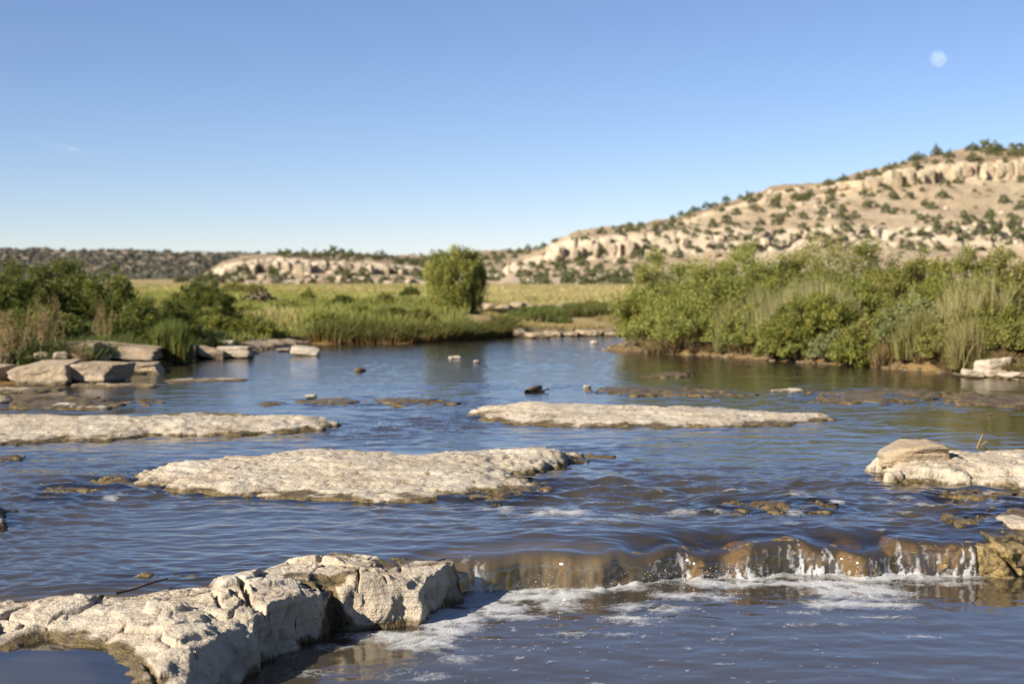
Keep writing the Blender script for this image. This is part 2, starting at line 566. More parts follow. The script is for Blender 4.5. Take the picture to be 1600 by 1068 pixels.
nz = sst(-0.3, 0.5, fbm2(x * 0.07, y * 0.05, 4, 31))[:, None]
col[:] = green * (1 - m1) * 1.0 + straw * m1
col = col * (1 - 0.55 * nz) + straw * 0.55 * nz
bank = (1 - sst(0.3, 1.6, -sdv + 0.4 * pn2(x * 1.3, y * 1.3, 33)))[:, None]
col = col * (1 - bank) + (mudc * 0.55 + gravel * 0.45) * bank
tanm = ((sst(-0.05, -0.02, x / np.maximum(y, 1)) * sst(0.11, 0.08, x / np.maximum(y, 1)) * sst(47, 50, y) * sst(66, 60, y)) * (0.75 + 0.5 * nz[:, 0]))[:, None].clip(0, 1)
col = col * (1 - tanm) + np.array((0.27, 0.20, 0.115)) * tanm
inn = sst(-0.25, 0.0, sdv)[:, None]
col = col * (1 - inn) + algae * inn
ground = obj('ground', mesh('ground', np.stack([x, y, z], 1), gridfaces(len(gy), len(gx)), {'col': col}), M_ground)
tag(ground, 'river bed, banks and flat valley floor', kind='structure')

# ------------------------------------------------------------------ river rocks as shaped slabs
SLAB_SD = []          # outlines used to make the water shallow round the rocks
def rockify(x, y, z, seed, amp=1.0, step=0.03):
    z = z + amp * (0.022 * fbm2(x * 1.3, y * 1.3, 3, seed) + 0.012 * fbm2(x * 4.2, y * 5.5, 3, seed + 5))
    q = step
    zz = z / q + 0.35 * pn2(x * 0.9, y * 1.6, seed + 9)
    fl = np.floor(zz); fr = zz - fl
    zt = (fl + sst(0.35, 0.65, fr)) * q - 0.35 * q * pn2(x * 0.9, y * 1.6, seed + 9)
    z = 0.4 * z + 0.6 * zt
    f1, _, cid = vor2(x * 5.5, y * 5.5, seed + 2)
    z = z - amp * 0.028 * sst(0.24, 0.06, f1) * (cid > 0.6)
    f1, _, cid = vor2(x * 13, y * 13, seed + 3)
    z = z - amp * 0.014 * sst(0.26, 0.05, f1) * (cid > 0.62)
    r = np.abs(fbm2(x * 1.7 + 0.3 * fbm2(x * 3, y * 3, 2, seed + 8), y * 2.6, 3, seed + 4))
    z = z - amp * 0.02 * sst(0.05, 0.0, r)
    z = z + amp * 0.006 * fbm2(x * 16, y * 16, 3, seed + 6, 0.6)
    return z

def slab(name, label, outline, h, step, seed, mat=None, group=None, cat='rock', edge=0.3, wetk=1.25, amp=0.75, noise=0.17, smooth=2, zoff=0.0, tilt=0.6, allwet=False, frag=1.0):
    poly = smooth_poly([P(*o) for o in outline], smooth)
    if zoff == 0: SLAB_SD.append((poly, noise))
    xs = [p[0] for p in poly]; ys = [p[1] for p in poly]
    mg = 0.5
    gx = np.arange(min(xs) - mg, max(xs) + mg, step)
    gy = np.arange(min(ys) - mg, max(ys) + mg, step * 1.3)
    X, Y = np.meshgrid(gx, gy); x = X.ravel(); y = Y.ravel()
    sd = poly_sd(poly, x, y)
    inner = np.clip(sd, 0, 9).max()
    sd = sd + noise * frag * (fbm2(x * (3.2 if allwet else 1.7), y * (4.5 if allwet else 2.6), 5, seed + 40, 0.6) - (0.32 if allwet else 0)) * sst(-0.4, 0.0, sd + .15)
    tt = np.clip((y - min(ys)) / (max(ys) - min(ys)), 0, 1)
    prof = h * (1 - np.exp(-np.clip(sd, 0, 9) / edge)) * ((1 - tilt) + tilt * sst(0.0, 0.8, tt)) * (1 + 0.25 * fbm2(x * 0.7, y * 0.9, 2, seed + 50)) + 0.012 * sst(0, 0.04, sd)
    z = np.where(sd > 0, prof, sd * 1.2)
    zr = rockify(x, y, z, seed, amp, 0.034)
    k = sst(-0.12, 0.1, sd)
    z = z * (1 - k) + zr * k
    z = np.where(sd < 0, np.minimum(z, 0.008 + sd * (0.4 if zoff == 0 else 2.5)), z)
    wet = sst(0.05 * wetk, 0.01, z + 0.022 * fbm2(x * 3, y * 3, 3, seed + 60))
    patch = sst(0.28, 0.5, fbm2(x * 1.1, y * 2.2, 4, seed + 61)) * 0.62
    wet = np.maximum(wet, patch * sst(0.5, 0.1, sd / max(0.5, edge * 3)))
    wet = np.maximum(wet, 0.6 * patch)
    r2 = np.abs(fbm2(x * 0.9 + 0.25 * pn2(x * 3, y * 3, seed + 70), y * 1.9, 3, seed + 71))
    crk = sst(0.035, 0.01, r2) * sst(-0.1, 0.3, fbm2(x * 0.8, y * 0.8, 2, seed + 72)) * sst(0.05, 0.2, sd)
    f1, _, cid = vor2(x * 5.5, y * 5.5, seed + 2); pit_shade = sst(0.20, 0.08, f1) * (cid > 0.6)
    f1, _, cid = vor2(x * 13, y * 13, seed + 3); pit_shade = np.maximum(pit_shade, sst(0.24, 0.1, f1) * (cid > 0.72))
    z = z - 0.025 * crk * (0 if allwet else 1)
    wet = np.maximum(wet, np.maximum(0.75 * crk, 0.7 * pit_shade))  # dark cracks and pits: shade painted through the wet mask, not damp
    if zoff: wet = 0.45 * patch + 0.55 * sst(0.02, -0.02, z)
    if allwet: wet = 0.75 + 0.25 * fbm2(x * 2, y * 3, 2, seed + 66)
    V = np.stack([x, y, z + zoff], 1)
    f = gridfaces(len(gy), len(gx), sd > -0.42)
    V, f, A = compact(V, f, {'wet': wet})
    c = V.mean(0); c[2] = 0
    me = mesh(name, V - c, f, A)
    o = obj(name, me, mat or M_rock)
    o.location = c
    return tag(o, label, cat, group)

slab('rock_slab', 'large pale flat limestone slab in midstream, pitted and rimmed with brown algae, nearest of the mid-river slabs',
     [(205, 752, 0), (250, 766, 0), (330, 774, 0), (430, 781, 0), (540, 785, 0), (640, 784, 0), (720, 777, 0), (800, 770, 0), (845, 760, 0), (780, 745, 0.02), (880, 728, 0), (928, 714, 0),
      (860, 706, .06), (760, 700, .1), (700, 706, .1), (600, 703, .12), (520, 696, .14), (430, 698, .14), (350, 711, .12), (250, 724, .08), (212, 738, .03)], 0.19, 0.02, 100, edge=0.35)
slab('rock_slab', 'long pale low slab in midstream right of centre with a mossy notch on its back edge',
     [(725, 636, .05), (760, 656, 0), (800, 664, 0), (900, 668, 0), (1080, 668, 0), (1180, 668, 0), (1330, 655, 0), (1290, 650, .03), (1170, 640, .08), (1140, 641, .05), (1110, 640, .05), (1040, 632, .13), (960, 628, .14), (860, 628, .14), (780, 632, .1)],
     0.18, 0.035, 200, edge=0.4)
slab('rock_slab', 'broad pale slab reaching in from the left edge above the midstream slab',
     [(-140, 700, 0), (0, 696, 0), (100, 690, 0), (250, 682, 0), (400, 680, 0), (480, 674, 0), (540, 666, 0), (480, 656, .04), (420, 648, .1), (350, 650, .09), (280, 652, .1), (200, 650, .08), (100, 653, .08), (-140, 656, .1)],
     0.19, 0.03, 300, edge=0.4)
slab('rock_slab', 'thin pale rock spit trailing right from the broad left slab',
     [(200, 656, 0), (280, 650, 0), (380, 652, 0), (420, 646, .02), (340, 644, .03), (260, 646, .03)], 0.05, 0.04, 330, edge=0.3)
slab('rock_slab', 'lower layer of the pale ledge at the right edge, its thin rim on the water',
     [(1378, 742, 0), (1420, 754, 0), (1500, 757, 0), (1600, 763, 0), (1760, 770, 0), (1760, 716, .08), (1600, 716, .08), (1480, 716, .08), (1410, 722, .06), (1386, 732, .03)],
     0.12, 0.022, 400, edge=0.12, amp=1.0, tilt=0.3)
slab('rock_slab', 'upper undercut layer of the pale ledge at the right edge, a loose boulder on its back',
     [(1384, 731, .1), (1400, 738, .1), (1440, 736, .1), (1490, 741, .1), (1520, 736, .1), (1600, 743, .1), (1760, 748, .1), (1760, 702, .16), (1600, 703, .16), (1520, 706, .16), (1460, 706, .15), (1400, 711, .13), (1382, 719, .11)],
     0.10, 0.02, 430, edge=0.07, amp=1.1, zoff=0.075, tilt=0.3, smooth=1)
slab('rock_slab', 'small grey pale slab left of the reeds with the long flat block behind it',
     [(100, 603, 0), (180, 607, 0), (262, 603, 0), (235, 599, .02), (190, 597, .05), (130, 598, .04)], 0.06, 0.05, 500, M_bank, edge=.3)
slab('rock_slab', 'thin low slab in the water in front of the reed clump',
     [(245, 597, 0), (320, 598, 0), (402, 594, 0), (380, 590, .02), (300, 590, .03), (262, 591, .03)], 0.045, 0.05, 520, M_bank, edge=.3)
slab('rock_slab', 'low mound slab near the left edge between the flat blocks and the broad slab',
     [(80, 636, 0), (120, 640, 0), (180, 638, 0), (158, 630, .04), (110, 627, .07), (90, 629, .05)], 0.085, 0.04, 540, edge=.25)
slab('rock_slab', 'shallow brown slab at the left edge below the long flat block',
     [(-60, 616, 0), (30, 614, 0), (88, 610, 0), (60, 604, .03), (-60, 604, .04)], 0.06, 0.05, 560, M_bank, edge=.25)
slab('rock_slab', 'low dark streaked slab at far left, just above the broad left slab',
     [(-60, 640, 0), (0, 636, 0), (28, 624, 0), (15, 616, .03), (-60, 618, .04)], 0.06, 0.05, 580, M_bank, edge=.2)
slab('rock_slab', 'small brown algae-covered slab in midstream left of centre',
     [(458, 632, 0), (520, 634, 0), (566, 628, 0), (545, 619, .04), (500, 619, .05), (475, 622, .04)], 0.045, 0.05, 600, edge=.3, wetk=2.0)
slab('rock_slab', 'tiny brown slab just left of the midstream algae slab',
     [(400, 634, 0), (440, 634, 0), (452, 629, 0), (430, 626, .02), (405, 628, .02)], 0.02, 0.05, 620, edge=.3, wetk=3.0)
slab('rock_slab', 'pale flat slab with two lobes in the right channel, below the brown bank',
     [(1205, 611, 0), (1240, 617, 0), (1262, 613, 0), (1264, 607, .04), (1235, 604, .07), (1206, 606, .05)], 0.075, 0.04, 640, edge=.2)
slab('rock_slab', 'tiny brown rock patch off the right tip of the midstream slab',
     [(905, 722, 0), (935, 722, 0), (962, 714, 0), (930, 711, .02)], 0.014, 0.03, 660, edge=.3, wetk=3.0)
slab('rock_slab', 'dark wet rock at the left edge beside the riffle',
     [(-60, 835, 0), (0, 826, 0), (14, 806, 0), (5, 788, .06), (-60, 780, .1)], 0.10, 0.025, 680, edge=.15, wetk=2.0)

AL = [([(-60, 604), (60, 603), (112, 606), (90, 614), (-60, 617)], 'thin brown shelf in front of the long flat block at the left edge', 0.3),
      ([(10, 622), (110, 618), (205, 626), (190, 640), (70, 643), (0, 638)], 'brown algae shelf round the low mound slab near the left edge', 0.5),
      ([(190, 630), (230, 624), (262, 628), (235, 636)], 'small broken algae shelf right of the low mound slab', 0.4),
      ([(-60, 714), (0, 712), (46, 714), (30, 721), (-60, 724)], 'small brown algae shelf at the left edge below the broad slab', 0.3),
      ([(150, 748), (190, 738), (225, 742), (235, 758), (190, 768), (150, 762)], 'brown algae fringe off the left end of the nearest mid-river slab', 0.3),
      ([(720, 775), (760, 745), (830, 742), (870, 752), (850, 775), (800, 788), (740, 786)], 'broken brown algae shelf at the right end of the nearest mid-river slab', 0.5),
      ([(1262, 622), (1270, 608), (1400, 607), (1480, 612), (1480, 628), (1360, 632), (1280, 630)], 'golden algae shelf right of the two lobed slab in the right channel', 0.5),
      ([(1470, 622), (1490, 612), (1620, 616), (1700, 622), (1700, 640), (1560, 637), (1480, 632)], 'brown algae shelf reaching the right edge below the square boulder', 0.6),
      ([(900, 610), (960, 604), (1060, 606), (1140, 612), (1190, 618), (1100, 622), (980, 619)], 'thin brown algae streak behind the long pale mid-river slab', 0.7),
      ([(1080, 795), (1150, 783), (1250, 782), (1330, 790), (1300, 800), (1180, 802)], 'brown algae shelf breaking the riffle above the waterfall', 0.6),
      ([(1480, 812), (1540, 796), (1640, 794), (1700, 800), (1700, 826), (1580, 828), (1500, 824)], 'golden algae shelf above the dry ledge stones at the right edge', 0.5),
      ([(1400, 772), (1450, 766), (1600, 772), (1700, 778), (1700, 784), (1500, 782)], 'thin brown algae streak under the layered right ledge', 0.6),
      ([(560, 632), (590, 620), (680, 624), (740, 632), (660, 638)], 'dark algae streak in the rapids right of the midstream algae slab', 0.7),
      ([(1000, 588), (1040, 582), (1085, 583), (1080, 589), (1040, 592)], 'small brown algae patch before the right bank willows', 0.5),
      ([(195, 902), (225, 896), (245, 897), (235, 903)], 'small brown algae patch in the water behind the left ledge', 0.1), ([(262, 898), (300, 894), (330, 898), (300, 902)], 'thin brown algae patch right of the stick behind the left ledge', 0.1),
      ([(60, 760), (130, 752), (160, 770), (100, 790), (50, 782)], 'dark algae hump in the riffle at the left', 0.5)]
for k, (pl, lb, fr) in enumerate(AL):
    slab('algae_shelf', lb, [(a, b, 0) for a, b in pl], 0.014 if pl[0][1] < 640 else 0.02, 0.03 if pl[0][1] > 700 else 0.045, 1600 + 20 * k, M_algae, edge=0.2, amp=1.1, noise=0.17 if pl[0][1] > 890 else 0.28, frag=0.6 + fr, allwet=True, tilt=0.0, cat='algae', group='algae covered shelves in the river')

# ------------------------------------------------------------------ foreground ledge rock
def fg_rock():
    top = [(-150, 955, .03), (0, 945, .02), (60, 940, .03), (150, 935, .04), (60, 970, .015), (150, 965, .025), (230, 945, .05), (300, 925, .06), (380, 905, .075), (450, 885, .085), (500, 876, .095), (560, 875, .07), (620, 874, .055), (690, 882, .015), (655, 878, .04),
           (300, 980, .05), (380, 965, .07), (250, 1000, .03), (330, 1010, .01), (395, 1010, -.12), (230, 1040, -.01), (300, 1050, -.05), (360, 1050, -.14), (430, 948, .035), (420, 985, -.01), (505, 923, .012), (480, 900, .07), (560, 900, .05), (610, 895, .045), (660, 912, -.03),
           (655, 930, -.07), (600, 915, .0), (700, 898, -.04), (120, 990, -.01), (40, 1000, -.03), (180, 1020, -.02), (0, 990, -.02), (560, 930, -.05), (620, 940, -.08), (150, 1100, -.06), (260, 1110, -.05), (330, 1110, -.14)]
    T = np.array([(*P(a, b, c), c) for a, b, c in top])
    # outline: (px, py, z, foot height, slope)
    E = [(-260, 960, 0, -.03, .35), (0, 936, 0, -.03, .4), (130, 928, 0, -.03, .45), (240, 925, 0, -.03, .45), (330, 906, 0, -.05, .5), (440, 876, 0, -.05, .8), (520, 870, 0, -.05, .9), (640, 870, 0, -.06, .9),
         (716, 873, 0, -.46, 8), (718, 940, POOLZ, -.46, 9), (648, 982, POOLZ, -.46, 3.0), (556, 988, POOLZ, -.46, 6), (520, 985, POOLZ, -.40, 9), (505, 997, POOLZ, -.40, 9), (412, 1037, POOLZ, -.40, 7), (392, 1062, POOLZ, -.45, 3.0), (360, 1095, POOLZ, -.45, 2.2), (330, 1190, POOLZ, -.45, 2.0),
         (190, 1190, PUDZ, -.13, .45), (172, 1090, PUDZ, -.12, .45), (160, 1050, PUDZ, -.12, .4), (135, 1025, PUDZ, -.12, .4), (60, 1012, PUDZ, -.12, .4), (0, 1030, PUDZ, -.12, .4), (-260, 1030, PUDZ, -.12, .4)]
    poly = [P(a, b, c) for a, b, c, _, _ in E]
    st = 0.0085
    gx = np.arange(-3.9, -0.2, st); gy = np.arange(6.3, 10.6, st * 1.15)
    X, Y = np.meshgrid(gx, gy); x = X.ravel(); y = Y.ravel()
    jx = 0.03 * fbm2(x * 3.5, y * 3.5, 3, 701); jy = 0.03 * fbm2(x * 3.5, y * 3.5, 3, 702)
    # blocky outline: snap the distance with cells
    xx = x + jx; yy = y + jy
    sd0 = poly_sd(poly, xx, yy)
    m = sd0 > -0.25
    x = x[m]; y = y[m]; xx = xx[m]; yy = yy[m]; sd = sd0[m]
    w = 0; zt = 0
    for tx, ty, tz in T:
        k = 1 / (((x - tx) ** 2 + (y - ty) ** 2) + 0.02) ** 2
        w = w + k; zt = zt + k * tz
    zt = zt / w
    f1, fe, cid = vor2(x * 2.3 + 0.25 * pn2(x * 3, y * 3, 703), y * 2.3, 704)
    tilt = (cid - 0.5) * np.sin(x * 9 + cid * 20) * 0.05
    zt = zt + 0.05 * (cid - 0.5) + tilt - 0.05 * sst(0.07, 0.0, fe) * (pn2(x * 1.2, y * 1.2, 706) > -0.15)
    f1b, feb, cidb = vor2(x * 6.1 + 0.3 * pn2(x * 5, y * 5, 707), y * 6.1, 708)
    zt = zt + 0.010 * (cidb - 0.5) - 0.014 * sst(0.09, 0.0, feb) * (pn2(x * 2, y * 2, 709) > 0.0)
    for a, b, wd, dp in [((375, 908), (392, 935), .03, .09), ((392, 935), (440, 955), .02, .05), ((330, 925), (348, 945), .022, .05), ((420, 985), (375, 1010), .03, .10), ((565, 900), (545, 912), .03, .05), ((525, 922), (500, 900), .025, .06),
                         ((650, 905), (672, 915), .02, .06), ((225, 1005), (245, 1035), .025, .06), ((300, 995), (320, 1005), .02, .05), ((470, 900), (490, 905), .03, .04), ((600, 930), (640, 925), .012, .02)]:
        A = P(*a, .06); B = P(*b, .06)
        d = seg_d(*A, *B, x + 0.4 * jx[m], y + 0.4 * jy[m])
        zt = zt - dp * sst(wd, 0.0, d)
    zt = rockify(x, y, zt, 710, 0.55, 0.05)
    # sides
    zs = np.full(x.shape, 9.0)
    for i, (a, b, c, zf, sl) in enumerate(E):
        A = poly[i]; B = poly[(i + 1) % len(E)]
        d = seg_d(*A, *B, xx, yy)
        zs = np.minimum(zs, zf + sl * d)
    zs = zs + 0.02 * fbm2(x * 5, y * 5, 3, 715)
    kk = 0.012
    z = -kk * np.log(np.exp(-np.clip(zt, -1, 1) / kk) + np.exp(-np.clip(zs, -1, 1) / kk))
    z = np.where(sd > 0, z, np.minimum(z, np.where((x < -1.8) & (y < 8.9), -.12, -0.35) - 0.5 * np.abs(sd)))
    # relief of the steep faces, pushed sideways
    Pn = np.stack([x, y, z], 1)
    g = fbm3(Pn * 7, 4, 720)
    h = fbm3(Pn * 7 + 40, 4, 724)
    steep = sst(0.15, -0.05, zt - z) * 0 + sst(0.02, 0.12, zt - z)
    g = g + 0.5 * np.sign(g) * np.abs(g) ** .5; x2 = x + steep * g * 0.035; y2 = y + steep * h * 0.035
    lx = np.interp(x, LX, LY)
    up = sst(-0.25, 0.1, y - lx)
    wz = z - np.where((x < -1.75) & (y < 8.9), PUDZ, POOLZ * (1 - up))
    wet = sst(0.06, 0.015, wz + 0.03 * fbm2(x * 3, y * 3, 3, 730))
    left = sst(-2.2, -2.5, x - 0.75 * (8.5 - y) + 0.2 * fbm2(x * 2, y * 2, 3, 731))
    splash = sst(0.04, -0.01, z + 0.045 * fbm2(x * 2.5, y * 3.5, 4, 732))
    db = np.full(x.shape, 9.0)
    for q in range(8):
        db = np.minimum(db, seg_d(*poly[q], *poly[q + 1], x, y))
    dp_ = np.full(x.shape, 9.0)
    for q, e in enumerate(E[:-1]):
        if e[2] == PUDZ:
            dp_ = np.minimum(dp_, seg_d(*poly[q], *poly[q + 1], x, y))
    n7 = fbm2(x * 2.5, y * 2.5, 4, 735)
    left = np.maximum(sst(0.34, 0.08, dp_ + 0.16 * n7), 0.75 * sst(-2.5, -3.0, x + 0.4 * n7) * sst(-0.4, 0.3, n7))
    splash = np.maximum(splash, sst(0.30, 0.1, dp_ + 0.12 * n7))
    zone = np.maximum(left, sst(0.30, 0.1, db + 0.1 * fbm2(x * 3, y * 3, 2, 734)))
    wet = np.maximum(wet, zone * splash * 0.95)
    wet = np.maximum(wet, 0.55 * sst(0.45, 0.15, db) * sst(-0.95, -0.7, x) * sst(-0.5, 0.2, fbm2(x * 2.2, y * 2.2, 3, 733)))
    V = np.stack([x2, y2, z], 1)
    idx = -np.ones(m.size, np.int64); idx[m] = np.arange(m.sum())
    f = gridfaces(len(gy), len(gx)); f = f[m[f].all(1)]; f = idx[f]
    c = np.array((-1.3, 9.0, 0.0))
    o = obj('ledge_rock', mesh('ledge_rock', V - c, f, {'wet': wet}), M_rock)
    o.location = c
    tag(o, 'big cracked pale limestone ledge in the left foreground with dark side faces above the pool', 'rock')
    return [P(a, b, c) for a, b, c, _, _ in E]
FG_POLY = fg_rock()

# ------------------------------------------------------------------ angular boulders
def cube_sphere(n):
    V = []; Fc = []
    g = np.tan(np.linspace(-math.pi / 4, math.pi / 4, n + 1))
    for ax in range(3):
        for s in (-1, 1):
            A, B = np.meshgrid(g, g)
            p = np.zeros((n + 1, n + 1, 3)); p[..., ax] = s
            p[..., (ax + 1) % 3] = A * s; p[..., (ax + 2) % 3] = B
            o = len(V) * (n + 1) ** 2
            V.append(p.reshape(-1, 3)); Fc.append(gridfaces(n + 1, n + 1) + o)
    V = np.concatenate(V); Fc = np.concatenate(Fc)
    key = np.round(V, 6)
    _, first, inv = np.unique(key, axis=0, return_index=True, return_inverse=True)
    inv = inv.ravel()
    V = V[first]
    return V / np.linalg.norm(V, axis=1)[:, None], inv[Fc]
CS = {n: cube_sphere(n) for n in (2, 4, 8, 20, 36)}

def boulder_mesh(name, dims, seed, n=8, rough=0.06, cuts=7, box=0.85, wetz=None, smooth=True, k=22.0):
    rng = np.random.default_rng(seed)
    D, f = CS[n]
    nrm = []; hh = []
    for ax in range(3):
        for s in (-1, 1):
            v = rng.normal(0, 0.12, 3); v[ax] += s; v /= np.linalg.norm(v)
            nrm.append(v); hh.append(box * rng.uniform(0.85, 1.05))
    for _ in range(cuts):
        v = rng.normal(0, 1, 3); v /= np.linalg.norm(v)
        nrm.append(v); hh.append(rng.uniform(0.85, 1.15))
    nrm = np.array(nrm); hh = np.array(hh)
    dt = D @ nrm.T
    r = np.where(dt > 0.02, hh / np.maximum(dt, 0.02), 99)
    rad = -np.log(np.exp(-k * np.minimum(r, 4)).sum(1)) / k
    Pp = D * rad[:, None]
    nn = fbm3(Pp * 2.2 + seed, 4 if n > 8 else 2, seed)
    Pp = Pp * (1 + rough * nn)[:, None]
    Pp = Pp * (np.array(dims) / 2)
    if n > 8:
        strat = vn3(np.stack([Pp[:, 0] * .3, Pp[:, 1] * .3, Pp[:, 2] * 14], 1), seed + 3)
        Pp[:, :2] *= (1 + 0.03 * strat)[:, None]
    A = {}
    if wetz is not None:
        A['wet'] = sst(wetz + 0.05, wetz, Pp[:, 2] + 0.02 * vn3(Pp * 5, seed + 1))
    return mesh(name, Pp, f, A, smooth=smooth)

def boulder(name, label, px0, px1, pyt, pyb, D, depth, seed, mat=None, n=20, rot=0.0, group=None, cat='rock', zb=None, tilt=(0, 0), rough=0.05, cuts=6, box=0.9, parent=None, wet=0.03):
    """a block whose photo box is px0..px1 x pyt..pyb when its front stands at distance D"""
    a = atD(px0, pyb, D); b = atD(px1, pyt, D)
    w = b.x - a.x
    h = b.z - a.z
    me = boulder_mesh(name, (w * 1.06, depth, h * 1.08), seed, n, rough, cuts, box, wetz=-(a.z + h / 2) + wet, k=24.0 if n < 20 else 45.0)
    o = obj(name, me, mat or M_rock, parent)
    o.location = ((a.x + b.x) / 2, D + depth / 2, (a.z + b.z) / 2)
    o.rotation_euler = (tilt[0], tilt[1], rot)
    if label: tag(o, label, cat, group)
    return o

def D0(py, z=0.0): return at(800, py, z).y
G_left = 'flat limestone blocks stacked on the left bank'
boulder('rock_block', 'long flat limestone block at the water edge on the left, lit front face', 4, 106, 571, 602, D0(601), 1.3, 11, M_bank, 36, 0.05, G_left, cuts=2, box=0.98)
boulder('rock_block', 'squarish limestone block with a dark right side, joined to the long flat block', 104, 176, 572, 602, D0(599), 1.1, 12, M_bank, 36, -0.12, G_left, cuts=2, box=0.98)
boulder('rock_block', 'low shaded slab block at the right end of the left bank pile', 172, 244, 570, 588, D0(584), 1.2, 13, M_bank, 36, 0.1, G_left, cuts=3, box=0.95)
boulder('rock_block', 'thick overhanging slab resting on the left bank pile with a lit left end', 128, 236, 541, 560, D0(575), 1.5, 14, M_bank, 36, -0.08, G_left, tilt=(0, 0.05), cuts=4, box=0.93)
boulder('rock_block', 'pale slab half hidden by dry weeds, topmost on the left bank pile', 82, 152, 536, 552, D0(577), 1.2, 15, M_bank, 36, 0.04, G_left, cuts=4, box=0.95)
boulder('rock_block', 'rounded brown block under the overhanging slab', 120, 164, 553, 570, D0(577), 0.8, 16, M_bank, 20, 0.2, G_left)
boulder('rock_block', 'grey rock at the far left edge above the long block', -40, 10, 552, 575, D0(586), 1.2, 17, M_bank, 20, 0.0, G_left)
boulder('rock_block', 'small block at the far left edge beside the long flat block', -30, 6, 570, 601, D0(600), 1.0, 18, M_bank, 20, 0.0, G_left)
for k, (a, b, t, bt) in enumerate([(50, 72, 552, 566), (76, 102, 550, 566), (24, 48, 556, 568), (108, 124, 553, 566)]):
    boulder('stone', ['small grey stone on the left bank below the dry weeds, second from the left', 'small pale stone beside the dry weeds on the left bank', 'small brown stone leftmost above the long flat block', 'small stone under the half hidden slab of the left bank'][k],
            a, b, t, bt, D0(584), 0.5, 30 + k, M_bank, 8, 0.3 * k, 'small stones on the left bank')
boulder('boulder', 'pale pointed boulder on the shelf right of the reeds', 333, 364, 531, 545, D0(556), 0.7, 40, M_rock, 20, 0.5, cuts=10, box=0.85)
boulder('boulder', 'squat pale boulder at the water edge right of the reeds', 332, 392, 541, 562, D0(560), 1.0, 41, M_rock, 20, 0.1, cuts=8)
boulder('boulder', 'tilted tan boulder left of the squat pale boulder', 300, 346, 543, 562, D0(561), 0.8, 42, M_bank, 20, 0.4, tilt=(0.1, 0.2), cuts=8)
boulder('boulder', 'small wedge of pale rock touching the reed clump', 284, 302, 538, 564, D0(562), 0.6, 43, M_bank, 20, 0.2, cuts=8)
boulder('boulder', 'lone pale flat boulder standing in the water near the left shelf', 452, 498, 543, 557, D0(556), 0.9, 44, M_rock, 20, 0.05, tilt=(0, 0.1), cuts=5)
boulder('stone', 'thin brown stone in the water left of the lone pale boulder', 430, 454, 545, 549, D0(549), 0.5, 45, M_bank, 8)
slab('rock_shelf', 'flat tan rock shelf along the left bank behind the boulders',
     [(284, 558, 0), (330, 553, 0), (400, 545, 0), (440, 541, 0), (486, 536, 0), (480, 523, .25), (430, 523, .25), (360, 527, .25), (290, 530, .25)], 0.20, 0.07, 820, M_bank, edge=0.35, noise=.1)
boulder('boulder', 'loose pale boulder behind the layered ledge at the right edge', 1388, 1496, 692, 722, 14.1, 0.7, 50, M_bank, 36, -0.05, cuts=16, box=0.86, wet=-9)
o_ = bpy.data.objects[max((o.name for o in C.objects if o.name.startswith('boulder')), key=lambda q: (len(q), q))]
for v in o_.data.vertices:
    v.co.z = (v.co.z + 0.08) * float(np.interp(v.co.x, [-.35, -.15, .15, .35], [.3, .75, 1.0, .8])) - 0.08
    if v.co.z < -0.02: v.co.z = -0.02 + (v.co.z + 0.02) * 3.0; v.co.x *= 1.04; v.co.y *= 1.04
boulder('boulder', 'square grey boulder at the foot of the right bank', 1537, 1580, 562, 591, D0(590), 0.9, 51, M_rock, 20, 0.1, cuts=3, box=0.96)
boulder('boulder', 'flat pale stone beside the square boulder under the right bank', 1512, 1540, 580, 591, D0(591), 0.6, 52, M_rock, 20, cuts=5)
boulder('boulder', 'low pale stone at the right edge under the bank', 1574, 1612, 582, 594, D0(593), 0.7, 53, M_rock, 20, cuts=5)
FARROCKS = [(782, 800, 516, 526, 'leftmost'), (800, 822, 514, 528, 'second'), (822, 856, 517, 528, 'long low'), (856, 882, 516, 527, 'squat'), (880, 908, 515, 526, 'middle'), (905, 930, 514, 525, 'cracked'), (926, 948, 515, 524, 'broad'), (946, 972, 517, 525, 'rightmost')]
FL = ['low pale stone at the left end of the far bank rock row', 'rounded pale stone second in the far bank rock row', 'long low pale block in the left half of the far bank rock row', 'squat pale block left of the middle of the far bank rock row',
      'pale block in the middle of the far bank rock row', 'pale block with a dark gap beside it in the far bank rock row', 'broad pale block near the right end of the far bank rock row', 'thin pale block at the right end of the far row, beside the willow']
for k, (a, b, t, bt, _) in enumerate(FARROCKS):
    boulder('rock_block', FL[k], a - 1, b + 1, t + [1, 0, 3, 2, 4, 2, 1, 3][k], bt + 1.5, D0(bt) + [0, .4, -.3, .5, .2, -.2, .3, 0][k], 1.2, 60 + k, M_bank, 20, 0.25 * (k % 3 - 1), 'pale rock row along the far bank', cuts=9, box=.85, rough=.09)
boulder('stone', 'tiny pale stone in the water before the far bank row', 924, 936, 532, 537, D0(537), 0.3, 70, M_rock, 8, wet=-9)
boulder('stone', 'tiny pale stone in the middle of the far water', 708, 720, 556, 560, D0(560), 0.3, 71, M_rock, 8, wet=-9)
boulder('stone', 'tiny pale stone just right of and below its twin in the far water', 739, 750, 563, 567, D0(567), 0.3, 72, M_rock, 8, wet=-9)
boulder('stone', 'tiny pale stone left of its twin in the far water', 701, 709, 557, 560, D0(560), 0.25, 73, M_rock, 8, wet=-9)
boulder('stone', 'small pale stone on the shallow bar beside the driftwood', 912, 924, 602, 608, D0(608), 0.25, 74, M_rock, 8, wet=-9)
boulder('stone', 'small pale hump on the algae slab left of centre', 475, 492, 617, 622, D0(624), 0.3, 75, M_rock, 8, wet=-9)

